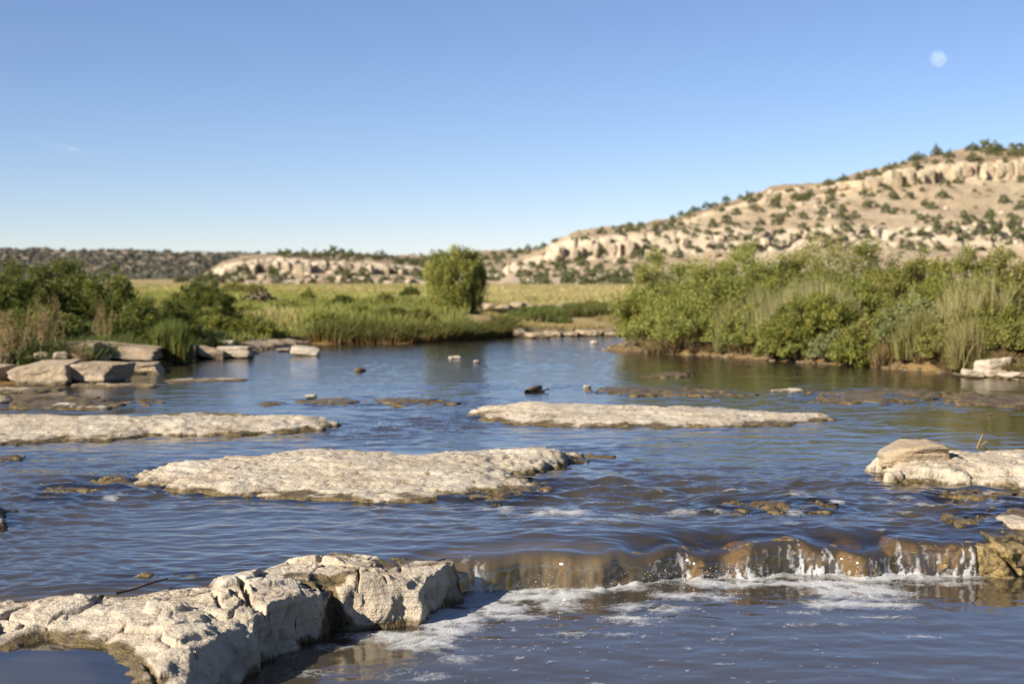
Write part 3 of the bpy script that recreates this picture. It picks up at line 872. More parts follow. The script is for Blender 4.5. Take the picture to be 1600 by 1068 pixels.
# stones of the ledge at the right end of the fall
LST = [(1548, 1586, 842, 864, 10.85, 'pale topped block at the right end of the waterfall'), (1582, 1625, 816, 846, 11.2, 'bright pale boulder above the right end of the waterfall'),
       (1548, 1584, 862, 884, 10.75, 'brown squared block in the ledge right of the waterfall'), (1582, 1640, 860, 880, 10.78, 'pale patched block in the ledge at the right edge'), (1538, 1584, 882, 906, 10.72, 'brown lowest block in the ledge beside the last trickle'),
       (1582, 1640, 878, 906, 10.74, 'brown lowest block in the ledge at the right edge'), (1576, 1640, 838, 862, 10.95, 'brown wet block under the bright boulder at the right edge'), (1518, 1550, 850, 880, 10.82, 'wet golden block where the waterfall ends'), (1512, 1545, 876, 906, 10.76, 'dark wet block under the last trickle of the waterfall')]
for k, (a, b, t, bt, D, lb) in enumerate(LST):
    zc = atD(800, (t + bt) / 2, D).z
    wet = {0: -.01, 1: -.06, 2: .0, 3: -.0, 4: .4, 5: .02, 6: .0, 7: .4, 8: .4}[k]
    boulder('ledge_stone', lb, a, b, t, bt, D, 0.5, 90 + k, M_rock, 20, 0.06 * (k % 3 - 1), 'fractured ledge stones right of the waterfall', cuts=4, box=0.94, wet=wet)

# ------------------------------------------------------------------ ledge under the fall
def ledge():
    nx, ns = 620, 110
    X = np.linspace(-0.75, 5.6, nx)
    s = np.linspace(0, 1, ns)
    XX, S = np.meshgrid(X, s)
    L = lip(XX)
    a = sst(0.0, 0.52, S)
    y_up = L + 1.3 * (1 - np.clip(S / 0.40, 0, 1))
    q = np.clip((S - 0.40) / 0.25, 0, 1) * math.pi / 2
    RR = 0.15 + 0.04 * sst(0.35, -0.2, XX)
    ys = np.where(S < 0.40, y_up, L - RR * np.sin(q))
    zs = np.where(S < 0.40, -0.04 - 0.10 * (1 - S / 0.40), -0.04 - 0.10 * (1 - np.cos(q)) - 0.5 * np.clip((S - 0.65) / 0.35, 0, 1))
    zs = zs - crest(XX) * sst(0.15, 0.42, S)
    x = XX.ravel(); y = ys.ravel(); z = zs.ravel()
    Pp = np.stack([x, y, z], 1)
    f1, fe, cid = vor2(x * 2.6, z * 3 + y * 1.2, 900)
    g = fbm3(Pp * np.array((6, 6, 9)), 5, 902, 0.6)
    face = sst(0.40, 0.62, S.ravel())
    dy = -face * (0.045 * (cid - 0.5) - 0.06 * sst(0.14, 0, fe) + 0.034 * g) + face * (0.015 + 0.02 * sst(1.0, 0.7, x)) - face * 0.04 * sst(-.05, -.2, z) * 0
    dz = (1 - face * 0.7) * 0.018 * g
    lowx = 0.03 * sst(0.9, 0.3, x)
    V = np.stack([x, y + dy, z + dz - lowx], 1)
    wet = np.ones(len(x)) * 0.95
    c = np.array((2, 10.6, 0.))
    o = obj('waterfall_ledge', mesh('waterfall_ledge', V - c, gridfaces(ns, nx), {'wet': wet}), M_ledge)
    o.location = c
    tag(o, 'golden brown algae covered rock step under the waterfall across the river', 'rock ledge')
ledge()

# ------------------------------------------------------------------ water
RIF = [(640, 665, 120, 26, 1.5), (120, 775, 240, 45, 1.0), (760, 605, 300, 7, .8), (1350, 622, 300, 16, .9), (1080, 770, 330, 34, 1.5), (1450, 790, 220, 30, 1.2), (650, 830, 700, 26, .22), (1200, 825, 420, 22, .45), (180, 815, 40, 12, 1.0), (640, 625, 180, 12, .8), (980, 700, 160, 9, .5), (1250, 640, 300, 10, .6)]
FOAM_UP = [(860, 803, 80, 7, 1.0), (790, 797, 40, 5, .9), (1000, 806, 90, 5, .75), (1085, 799, 60, 4, .9), (930, 815, 60, 6, .7), (1160, 803, 60, 4, .6), (1250, 800, 50, 4, .6), (1230, 815, 30, 7, .6), (765, 797, 20, 4, .8), (1310, 787, 20, 4, .7), (180, 778, 22, 6, .8), (630, 665, 30, 5, .55), (595, 663, 12, 3, .6), (690, 672, 20, 5, .5), (820, 868, 14, 3, .7), (780, 860, 8, 3, .8), (880, 865, 16, 5, .5), (1380, 826, 14, 2, .6)]
def patches(lst, x, y, z=0.0, mx=True):
    s = np.zeros(x.shape)
    for (cx, cy, wx, wy, k) in lst:
        c = at(cx, cy, z); hy = (at(cx, cy - wy, z).y - at(cx, cy + wy, z).y) / 2
        e = k * np.exp(-((x - c.x) / (wx / F * c.y)) ** 2 - ((y - c.y) / hy) ** 2)
        s = np.maximum(s, e) if mx else s + e
    return s

def near_rock(x, y, w=0.2):
    s = np.zeros(x.shape)
    for poly, nz in SLAB_SD:
        bx0 = min(p[0] for p in poly) - 1; bx1 = max(p[0] for p in poly) + 1
        by0 = min(p[1] for p in poly) - 1; by1 = max(p[1] for p in poly) + 1
        m = (x > bx0) & (x < bx1) & (y > by0) & (y < by1)
        if m.any():
            sd = poly_sd(poly, x[m], y[m])
            s[m] = np.maximum(s[m], np.where(sd > 0, 1, np.exp(sd / w)))
    return s

def upper_water():
    nc = 720; nr = 470; nf = 34
    t = np.linspace(-1, 1, nc)
    hw0 = 6.0
    L = lip(t * hw0)
    s = np.linspace(0, 1, nr)[:, None]
    D = 1 / ((1 - s) / L[None, :] + s / 75.0)
    X = t[None, :] * (hw0 + np.maximum(0, D - 11.3) * 0.46)
    x = X.ravel(); y = D.ravel()
    rif = patches(RIF, x, y)
    near = sst(26, 10, y)
    streak = sst(0.05, 0.6, fbm2(x * 0.22, y * 0.75, 3, 44))
    amp = 0.34 + 0.25 * streak + 0.35 * sst(22, 36, y) + 0.9 * rif
    wx = x + 0.25 * pn2(x * 0.6, y * 0.6, 40); wy = y + 0.3 * pn2(x * 0.5, y * 0.7, 41)
    # long standing waves over the ledges, chop and small ripples
    n1 = fbm2(wx * 0.9, wy * 2.3, 2, 50)
    n2 = fbm2(wx * 2.2, wy * 4.6, 3, 52, 0.38)
    n3 = fbm2(wx * 6.0, wy * 12.0, 2, 55, 0.4)
    n3 = np.where(y < 24, n3, 0)
    big = patches([(1080, 768, 300, 30, 1.0), (1480, 780, 200, 26, .8), (120, 765, 200, 30, .7)], x, y)
    nr_ = near_rock(x, y, 0.45)
    patchy = 0.35 + 1.25 * sst(-0.4, 0.5, fbm2(x * 0.45, y * 0.3, 3, 58))
    amp = amp * (0.6 + 0.4 * patchy) + 0.5 * nr_
    chop = 1 - 2 * np.abs(fbm2(wx * 3.2, wy * 6.0, 2, 57, 0.45))
    z = amp * (0.010 * n1 + 0.010 * n2) + rif * 0.006 * n2 + (0.0014 * near * patchy + 0.0010 * amp) * n3 * sst(26, 16, y) + (0.0034 * near * patchy + 0.006 * rif + 0.004 * nr_) * chop * sst(34, 20, y) + big * 0.035 * n1
    foam = patches(FOAM_UP, x, y) * (0.62 + 0.5 * fbm2(x * 4, y * 6, 3, 60))
    foam = np.maximum(foam, 0.42 * rif * sst(0.35, 0.8, n2) * sst(30, 15, y))
    z = z + 0.02 * np.clip(foam, 0, 1)
    lipd = y - np.tile(L, nr)
    z = z - (0.035 + 0.9 * crest(x)) * sst(0.6, 0.0, lipd) ** 2
    clear = np.exp(-np.clip(-ground_z(x, y), 0, 2) / 0.055) * 0.8
    clear = np.maximum(clear, 0.75 * near_rock(x, y))
    shelf = sst(0.75, 0.0, lipd) * sst(0.3, 1.3, x) + 0.5 * sst(0.3, 0.0, lipd)
    clear = np.maximum(clear, 0.72 * shelf)
    clear = np.clip(clear, 0, 0.85)
    calm = np.clip(0.3 + 0.5 * streak + 0.8 * rif + 0.4 * near, 0, 1.4) + 2.6 * sst(15, 34, y)
    # keep ripples off the lip
    rows = [np.stack([x, y, z], 1).reshape(nr, nc, 3)]
    att = [np.stack([clear, foam, calm, 0.5 * sst(0.35, 0.0, lipd)], 1).reshape(nr, nc, 4)]
    xl = X[0]; zl = rows[0][0, :, 2]; yl = D[0]
    open_ = sst(-0.50, -0.42, xl) * sst(3.62, 3.5, xl)
    reach = 0.17 + 0.05 * fbm2(xl * 3.1, xl * 0, 3, 70) + 0.10 * sst(0.35, -0.2, xl) + 0.015 * fbm2(xl * 14, xl * 0 + 5, 2, 72)
    reach = reach - 0.05 * sst(1.0, 1.4, xl)
    reach = 0.19 + 0.05 * sst(0.35, -0.2, xl) + 0.012 * fbm2(xl * 9, xl * 0 + 5, 3, 72)
    fall = []; fatt = []
    for k in range(nf, 0, -1):
        a = k / nf
        ridge = fbm2(xl * 16, xl * 0 + a * 1.3, 3, 75) * 0.012 * a + fbm2(xl * 4, xl * 0 + a * .8, 2, 76) * 0.02 * a
        q = min(a / 0.5, 1.0) * math.pi / 2
        yy = yl - (reach * (0.85 * math.sin(q) + 0.15 * a) + ridge) * open_
        zz = zl - 0.085 * (1 - math.cos(q)) - (0.21 + np.minimum(0, zl + 0.035)) * max(0.0, (a - 0.42) / 0.58) ** 1.15 + 0.008 * pn2(xl * 9, xl * 0 + a * 3, 77) * a
        zz = np.where(open_ > 0.02, zz, -0.03 - 0.5 * a)
        fall.append(np.stack([xl, yy, zz], 1))
        st = fbm2(xl * 26 + 0.6 * pn2(xl * 5, xl * 0 + a * 4, 79), xl * 0 + a * 1.6, 3, 78)
        st2 = fbm2(xl * 70, xl * 0 + a * 6.0, 2, 80)
        cl = 0.5 + 0.2 * a + 0.22 * sst(0.8, 1.2, xl)
        cl = cl + 0.2 * sst(0.2, -0.1, xl) * 0
        fo = sst(-0.05, 0.5, st) * (0.15 + 0.6 * a) * (0.3 + 0.7 * sst(0.7, 1.1, xl)) + 0.45 * a * sst(0.0, 0.5, st2) * sst(0.7, 1.1, xl) + 1.0 * np.exp(-((xl + 0.31 - 0.10 * a) / 0.07) ** 2) * (0.3 + 0.7 * a) * (0.6 + 0.8 * st.clip(-.5, .8))
        gate = 0.5 + 0.9 * fbm2(xl * 2.3, xl * 0 + 8, 2, 81)
        fo = 2.1 * fo * np.clip(gate, 0.35, 1) + 0.7 * sst(0.8, 1.0, a)
        fatt.append(np.stack([np.clip(cl, 0, .9), fo * open_, xl * 0 + 0.4 + 1.6 * sst(.8, 1.1, xl), xl * 0 + 0.5 + 0.5 * sst(0, .5, a)], 1))
    V = np.concatenate([np.stack(fall), rows[0]], 0)
    A = np.concatenate([np.stack(fatt), att[0]], 0)
    n = V.shape[0]
    V = V.reshape(-1, 3); A = A.reshape(-1, 4)
    o = obj('river_water', mesh('river_water', V, gridfaces(n, nc), {'clear': A[:, 0], 'foam': A[:, 1], 'calm': A[:, 2], 'air': A[:, 3]}), M_water)
    tag(o, 'muddy upper river reflecting blue sky and spilling over the ledge', kind='structure')
upper_water()

FOAM_POOL = [(700, 965, 62, 22, 1.25), (760, 945, 75, 18, 1.25), (665, 1000, 60, 20, 1.0), (600, 994, 70, 8, 1.1), (690, 985, 40, 12, 1.2), (840, 930, 80, 16, 1.0), (870, 945, 50, 12, .95), (800, 962, 70, 7, .8), (920, 917, 80, 8, 1.0), (1010, 948, 70, 10, .75), (990, 968, 60, 9, .75), (1090, 930, 70, 9, .9), (1150, 912, 100, 7, 1.0), (1250, 910, 130, 9, 1.0),
             (1340, 925, 90, 14, 1.0), (1300, 943, 70, 10, .75), (1250, 955, 40, 6, .7), (1390, 945, 60, 8, .6), (1470, 912, 70, 5, .7), (1400, 905, 80, 7, .8), (1380, 963, 60, 4, .6), (700, 1030, 60, 10, .5), (640, 1055, 80, 10, .5), (520, 1010, 40, 8, .55), (480, 1050, 60, 12, .4), (450, 1020, 30, 10, .5), (900, 990, 120, 6, .45), (1130, 997, 60, 5, .45), (820, 1010, 80, 6, .4), (1250, 975, 120, 5, .4), (1440, 993, 30, 4, .55), (1090, 985, 40, 4, .5)]
def pool_water():
    nc = 640; nr = 330
    t = np.linspace(-1, 1, nc)
    hw = 6.2
    xl = t * hw
    L = lip(xl) + 0.04
    s = np.linspace(0, 1, nr)[:, None]
    D = 1 / ((1 - s) / (L[None, :]) + s / 4.6)
    X = np.broadcast_to(xl[None, :], D.shape)
    x = X.ravel().copy(); y = D.ravel()
    d = np.tile(L, nr) - 0.2 - y
    base = patches(FOAM_POOL, x, y, POOLZ)
    act = np.exp(-np.clip(d, 0, 9) / 0.9) * sst(-0.9, -0.4, x) * sst(4.2, 3.4, x)
    calm_r = sst(2.6, 3.8, x - 0.3 * (10 - y)) + sst(-1.6, -1.8, x)
    amp = (0.45 + 1.0 * act) * (1 - 0.8 * np.clip(calm_r, 0, 1))
    n1 = fbm2(x * 2.2, y * 3.6, 3, 150)
    n2 = fbm2(x * 7, y * 11, 3, 153)
    wx = x + 0.12 * fbm2(x * 2, y * 2, 2, 160); wy = y + 0.12 * fbm2(x * 2 + 9, y * 2, 2, 161)
    _, fe, _ = vor2(wx * 5.5 + 0.35 * pn2(wx * 4, wy * 4, 163), wy * 6.5 + 0.35 * pn2(wx * 4 + 7, wy * 4, 164), 165)
    fn = 0.75 * fbm2(wx * 2.4, wy * 4.2, 5, 162, 0.62) + 0.5 * sst(0.3, 0.0, fe) - 0.15
    foam = base * (0.9 + 0.85 * fn) + 0.75 * np.exp(-np.abs(d) / 0.09) * sst(-0.6, -0.45, x) * sst(3.7, 3.5, x)
    fl = fbm2(wx * 9, wy * 16, 3, 166)
    foam = np.maximum(foam, 0.55 * sst(0.5, 0.85, fl) * sst(-1.4, -0.6, x) * sst(3.2, 1.5, x) )
    foam = np.clip(foam, 0, 1.1)
    z = POOLZ + amp * (0.007 * n1 + 0.0012 * n2) + 0.007 * sst(0.3, 1.0, foam) * (1 + 0.8 * n2) + 0.022 * np.exp(-np.clip(np.abs(d), 0, 9) / 0.12) * np.clip(foam, 0, 1) * sst(-.2, .6, n2)
    z = z + np.clip(calm_r, 0, 1) * 0.004 * fbm2(x * 1.0, y * 3.0, 2, 158)
    clear = 0.25 * sst(0.5, 0.0, np.abs(d)) * 0
    clear = np.zeros(x.shape)
    sd = poly_sd(FG_POLY, x, y)
    clear = np.maximum(clear, 0.6 * np.exp(np.clip(sd, -9, 0) / 0.10))
    calm = 0.25 + 0.55 * (1 - np.clip(calm_r, 0, 1))
    V = np.stack([x, y, z], 1)
    f = gridfaces(nr, nc)[:, ::-1]
    o = obj('pool_water', mesh('pool_water', V, f, {'clear': clear, 'foam': foam, 'calm': calm}), M_pool)
    tag(o, 'muddy lower pool with drifting foam below the fall', kind='structure')
    # bubbles riding on the foam
    rng = np.random.default_rng(5)
    p = np.clip(foam, 0, 1) ** 2 * (y > 7.3) * (sd < -0.02)
    idx = rng.choice(len(x), 1500, p=p / p.sum())
    ico = np.array([(0, 0, 1), (.894, 0, .447), (.276, .851, .447), (-.724, .526, .447), (-.724, -.526, .447), (.276, -.851, .447), (.724, .526, -.447), (-.276, .851, -.447), (-.894, 0, -.447), (-.276, -.851, -.447), (.724, -.526, -.447)])
    fi = np.array([(0, 1, 2), (0, 2, 3), (0, 3, 4), (0, 4, 5), (0, 5, 1), (1, 6, 2), (2, 7, 3), (3, 8, 4), (4, 9, 5), (5, 10, 1), (6, 7, 2), (7, 8, 3), (8, 9, 4), (9, 10, 5), (10, 6, 1)])
    r = rng.uniform(0.0012, 0.0032, len(idx))
    c = V[idx] + np.stack([rng.normal(0, .006, len(idx)), rng.normal(0, .006, len(idx)), r * 0.2], 1)
    VV = (c[:, None, :] + ico[None] * r[:, None, None]).reshape(-1, 3)
    FF = (fi[None] + (np.arange(len(idx)) * 11)[:, None, None]).reshape(-1, 3)
    t = NT('foam_bubble')
    m = t.done(t.principled((0.5, 0.5, 0.5), 0.12, None, 0.8))
    b = obj('foam_bubbles', mesh('foam_bubbles', VV, FF), m)
    tag(b, 'white foam bubbles drifting on the pool below the waterfall', 'foam', kind='stuff')
    # droplets flying at the foot of the fall
    n = 900
    xx = rng.uniform(0.2, 3.55, n); xx = np.concatenate([xx, rng.uniform(-0.3, .2, 120)])
    n = len(xx)
    yy = lip(xx) - 0.19 - np.abs(rng.normal(0, 0.04, n))
    zz = POOLZ + np.abs(rng.normal(0, 0.05, n)) + 0.01
    k = sst(-0.2, 0.5, fbm2(xx * 3, xx * 0, 3, 190)) > rng.random(n)
    xx, yy, zz = xx[k], yy[k], zz[k]; n = len(xx)
    r = rng.uniform(0.001, 0.0028, n)
    st = np.array((1, 1, 1.8))
    VV = (np.stack([xx, yy, zz], 1)[:, None, :] + ico[None] * st * r[:, None, None]).reshape(-1, 3)
    FF = (fi[None] + (np.arange(n) * 11)[:, None, None]).reshape(-1, 3)
    b = obj('water_droplets', mesh('water_droplets', VV, FF), m)
    tag(b, 'bright splash droplets along the foot of the waterfall', 'spray', kind='stuff')
pool_water()

def rock_pool():
    gx = np.arange(-5.5, -1.2, 0.03); gy = np.arange(5.0, 8.75, 0.03)
    X, Y = np.meshgrid(gx, gy); x = X.ravel(); y = Y.ravel()
    z = PUDZ + 0.0012 * fbm2(x * 1.4 - y * .5, y * 5 + x, 2, 180)
    sd = poly_sd(FG_POLY, x, y)
    right = (x > -1.75)
    f = gridfaces(len(gy), len(gx)); lim = np.interp(y, [5, 7.0, 7.8, 8.8], [-1.55, -1.75, -1.9, -2.0]); f = f[(x < lim)[f].all(1)]
    o = obj('rock_pool_water', mesh('rock_pool_water', np.stack([x, y, z], 1), f, {'clear': 0.6 * np.exp(np.clip(sd, -9, 0) / 0.08), 'foam': x * 0, 'calm': x * 0 + .12}), M_pool)
    tag(o, 'still dark puddle beside the left foreground ledge', kind='structure')
rock_pool()

# ------------------------------------------------------------------ hills
def table(rows, px):
    rows = sorted(rows)
    xs = [r[0] for r in rows]
    return [np.interp(px, xs, [r[1 + k] for r in rows]) for k in range(len(rows[0]) - 1)]

def hill(name, label, rows, depths, px0, px1, ncol, subs, cols, seed, rough, cliffs=()):
    """terrain sheet through the measured break lines; depths are distances of those lines in metres"""
    px = np.linspace(px0, px1, ncol)
    lev = table(rows, px)
    V = []; kinds = []
    def pt(py, D):
        return np.stack([(px - 800) / F * D, np.full(ncol, D) if np.isscalar(D) else D, CAMH + D * (432 - py) / F], 1)
    first = pt(lev[0], depths[0] - 8.0); first[:, 2] -= 3
    V.append(first); kinds.append(np.zeros(ncol))
    for k in range(len(lev) - 1):
        n = subs[k]
        for j in range(n):
            a = j / n
            b = sst(0, 1, np.array(a)) * 0.25 + a * 0.75
            py = lev[k] * (1 - a) + lev[k + 1] * a
            D = depths[k] * (1 - b) + depths[k + 1] * b
            V.append(pt(py, D)); kinds.append(np.full(ncol, k + a if False else float(k)))
    V.append(pt(lev[-1], depths[-1])); kinds.append(np.full(ncol, float(len(lev) - 2)))
    last = V[-1].copy()
    for q in (0.06, 0.15, 0.4, 1.0):
        b = last.copy(); b[:, 0] *= 1 + q * .3; b[:, 1] += q * 250; b[:, 2] -= 2.0 * q + 0.3 + q * q * 40
        V.append(b); kinds.append(np.full(ncol, float(len(lev) - 2)))
    nr = len(V)
    V = np.concatenate(V); K = np.concatenate(kinds)
    iscl = np.isin(K, cliffs)
    hgt = V[:, 2]
    taper = sst(0, 6, hgt - 0.5)
    g = fbm2(V[:, 0] * 0.05, V[:, 1] * 0.04, 4, seed)
    g2 = fbm2(V[:, 0] * 0.25, V[:, 1] * 0.2, 3, seed + 9)
    V[:, 2] += taper * rough * (1.1 * g + 0.35 * g2) * np.where(iscl, 0.4, 1.0)
    f1, fe, cid = vor2(V[:, 0] * 0.16, V[:, 2] * 0.12, seed + 20)
    V[:, 1] -= np.where(iscl, 2.4 * (cid - 0.5) - 1.6 * sst(0.1, 0.0, fe), 0) * rough * 0.8
    col = np.array(cols)[K.astype(int)]
    mixn = sst(-0.4, 0.5, fbm2(V[:, 0] * 0.06, V[:, 2] * 0.2 + V[:, 1] * .02, 4, seed + 30))[:, None]
    pale = np.array(cols)[list(cliffs)[0]] if len(cliffs) else np.array(cols)[0]
    col = np.where(iscl[:, None], col, col * (1 - 0.3 * mixn) + pale * 0.3 * mixn)
    o = obj(name, mesh(name, V, gridfaces(nr, ncol), {'col': col}), M_hill)
    tag(o, label, kind='structure')
    return o, V

TAN = (0.335, 0.262, 0.172); PALE = (0.44, 0.37, 0.275); TALUS = (0.34, 0.265, 0.175); UPC = (0.42, 0.345, 0.24); TOPS = (0.235, 0.175, 0.105)
H_rows = [(770, 446, 442, 438, 436, 434, 432), (800, 446, 425, 408, 406, 404, 403), (850, 446, 415, 396, 394, 392, 391), (862, 446, 412, 384, 382, 381, 380), (900, 446, 408, 370, 368, 367, 366), (950, 446, 402, 368, 362, 360, 357),
          (1000, 446, 398, 366, 358, 355, 352), (1060, 446, 395, 364, 348, 344, 340), (1130, 446, 392, 360, 330, 325, 318), (1185, 446, 390, 358, 318, 306, 303), (1200, 446, 390, 358, 314, 298, 295), (1290, 446, 388, 356, 303, 290, 286), (1400, 446, 386, 352, 292, 262, 255), (1480, 446, 384, 350, 285, 256, 238),
          (1550, 446, 384, 350, 280, 250, 231), (1600, 446, 384, 350, 276, 247, 229), (1900, 446, 376, 340, 262, 228, 195)]
hill_o, hill_V = hill('hill', 'dry tan hillside on the right with pale rock bands', H_rows, (230, 300, 306, 372, 377, 425), 770, 1900, 420, (34, 14, 34, 10, 14), (TALUS, PALE, TAN, UPC, TOPS), 1000, 1.0, (1, 3))
B_rows = [(250, 447, 446, 445, 444), (300, 447, 441, 437, 436), (330, 446, 436, 424, 421), (350, 446, 431, 412, 409), (380, 446, 428, 405, 402), (440, 446, 426, 401, 396), (520, 446, 427, 406, 397), (600, 446, 428, 410, 399), (660, 446, 429, 416, 399), (700, 446, 430, 421, 397), (760, 446, 432, 424, 393), (860, 446, 430, 420, 387), (1000, 446, 425, 410, 386)]
bluff_o, bluff_V = hill('bluff', 'low pale cliffed bluff behind the meadow', B_rows, (262, 300, 304, 430), 250, 1000, 300, (16, 10, 26), (TALUS, PALE, (0.235, 0.18, 0.115)), 1100, 0.6, (1,))
M_rows = [(-500, 450, 416, 386), (0, 448, 418, 390.5), (200, 448, 420, 393), (400, 448, 424, 397), (700, 448, 426, 400), (1000, 448, 426, 402)]
mesa_o, mesa_V = hill('mesa', 'far flat topped mesa dark with scrub on the left', M_rows, (520, 800, 1000), -500, 1000, 260, (14, 20), ((0.30, 0.235, 0.165), (0.24, 0.195, 0.145)), 1200, 1.6, ())

def on_hill(V, px, py):
    qx, qy = project(V)
    d = (qx - px) ** 2 + (qy - py) ** 2
    near = np.where(d < d.min() + 6)[0]
    i = near[np.argmin(V[near, 1])]
    return V[i]

# cliff blocks: parts of the hill they jut from
def cliff_row(parent, V, rows, ka, kb, a, b, wmin, wmax, mat, seed, depth=4.0, skip=0.0, hfac=1.0):
    rng = np.random.default_rng(seed)
    x = a
    while x < b:
        w = rng.uniform(wmin, wmax)
        if rng.random() >= skip:
            lv = table(rows, np.array([x + w / 2]))
            yb = lv[ka][0]; yt = lv[kb][0]
            hh = (yb - yt) * hfac * rng.uniform(0.7, 1.0)
            base = yb - rng.uniform(0, max(0.1, (yb - yt) - hh))
            p = on_hill(V, x + w / 2, base)
            D = p[1]
            W = w / F * D; Hh = hh / F * D
            dp = depth * rng.uniform(0.7, 1.3)
            me = boulder_mesh('cliff_block', (W * 1.12, dp, Hh * 1.1), int(seed * 100 + x), 8, 0.05, 2, 0.98, smooth=False, k=60.0)
            o = obj('cliff_block', me, mat, parent)
            o.location = (p[0], D + dp * rng.uniform(0.40, 0.52), p[2] + Hh * 0.42)
            o.rotation_euler = (rng.normal(0, .04), rng.normal(0, .05), rng.normal(0, 0.2))
        x += w * rng.uniform(0.8, 1.0)
cliff_row(hill_o, hill_V, H_rows, 3, 4, 1196, 1640, 9, 24, M_cliff2, 21, 5, 0.1, 0.9)
cliff_row(hill_o, hill_V, H_rows, 1, 2, 862, 1010, 5, 13, M_cliff, 22, 4, 0.3, 0.8)
cliff_row(hill_o, hill_V, H_rows, 1, 2, 1010, 1330, 6, 15, M_cliff, 23, 4, 0.45, 0.35)
cliff_row(hill_o, hill_V, H_rows, 1, 2, 1330, 1640, 6, 15, M_cliff, 24, 4, 0.45, 0.32)
cliff_row(bluff_o, bluff_V, B_rows, 1, 2, 336, 690, 6, 15, M_cliff, 25, 3, 0.05, 0.85)
cliff_row(bluff_o, bluff_V, B_rows, 0, 1, 330, 690, 6, 16, M_cliff, 26, 3, 0.45, 0.5)

# loose boulders on the slopes
rng = np.random.default_rng(77)
BP = [boulder_mesh('hill_boulder', (1, .8, .7), 300 + k, 4, 0.1, 7, 0.88) for k in range(5)]
HBL = []
def hill_boulder(V, px, py, wpx, lab, grp, mat):
    w_ = wpx
    p = on_hill(V, px, py)
    me = BP[rng.integers(5)]
    o = obj('boulder', me, mat)
    s = wpx / F * p[1]
    o.scale = (s, s, s * rng.uniform(.7, 1.1)); o.rotation_euler = (0, 0, rng.uniform(0, 6.28))
    o.location = (p[0], p[1], p[2] + 0.12 * s)
    HBL.append((o, px, py, w_, lab, grp))
for me in BP: me.materials.append(M_cliff)
for px, py, w in [(1205, 300, 14), (1212, 302, 12), (1298, 340, 11), (1303, 322, 9), (1276, 322, 10), (1240, 335, 9), (1252, 318, 11)]:
    hill_boulder(hill_V, px, py, w, 'tan boulder by upper cliff', 'boulders under the upper cliff', M_cliff2)
for px, py, w in [(1478, 324, 10), (1565, 332, 10), (1395, 365, 12), (1412, 358, 10), (1436, 372, 12), (1370, 372, 10), (1470, 362, 12), (1510, 358, 10), (1540, 372, 12), (1590, 378, 12), (1365, 355, 9), (1330, 366, 10), (1455, 348, 9), (1310, 370, 10)]:
    hill_boulder(hill_V, px, py, w, 'pale boulder on lower ledges', 'boulders on the lower ledges', M_cliff)
for px, py, w in [(812, 430, 9), (826, 436, 8), (850, 425, 10), (868, 420, 9), (890, 432, 9), (905, 418, 10), (935, 425, 9), (960, 408, 11), (985, 415, 9), (1010, 402, 11), (1030, 392, 10), (842, 412, 10), (918, 440, 9), (950, 436, 8)]:
    hill_boulder(hill_V, px, py, w, 'boulder below the pale cliff', 'boulders on the left toe of the hill', M_cliff)
for px, py, w in [(345, 432, 9), (362, 438, 8), (398, 430, 10), (425, 436, 8), (455, 432, 10), (480, 428, 11), (505, 436, 9), (548, 432, 9), (570, 437, 14), (612, 434, 12), (640, 438, 9), (655, 433, 10), (320, 430, 9), (332, 424, 8)]:
    hill_boulder(bluff_V, px, py, w, 'pale boulder at the bluff foot', 'boulders under the low bluff', M_cliff)

# ------------------------------------------------------------------ vegetation builders
def leaves(cent, dirs, length, width, cols, rng, bend=0.0):
    """diamond leaves: centre points, directions, lengths, widths"""
    n = len(cent)
    d = dirs / (np.linalg.norm(dirs, axis=1)[:, None] + 1e-9)
    r = rng.normal(0, 1, (n, 3)); s = np.cross(d, r); s /= (np.linalg.norm(s, axis=1)[:, None] + 1e-9)
    a = cent - d * length[:, None] * 0.5
    b = cent + d * length[:, None] * 0.5
    m1 = cent + s * width[:, None] * 0.5; m2 = cent - s * width[:, None] * 0.5
    V = np.stack([a, m1, b, m2], 1).reshape(-1, 3)
    f = np.arange(n * 4).reshape(n, 4)
    return V, f, np.repeat(cols, 4, 0)

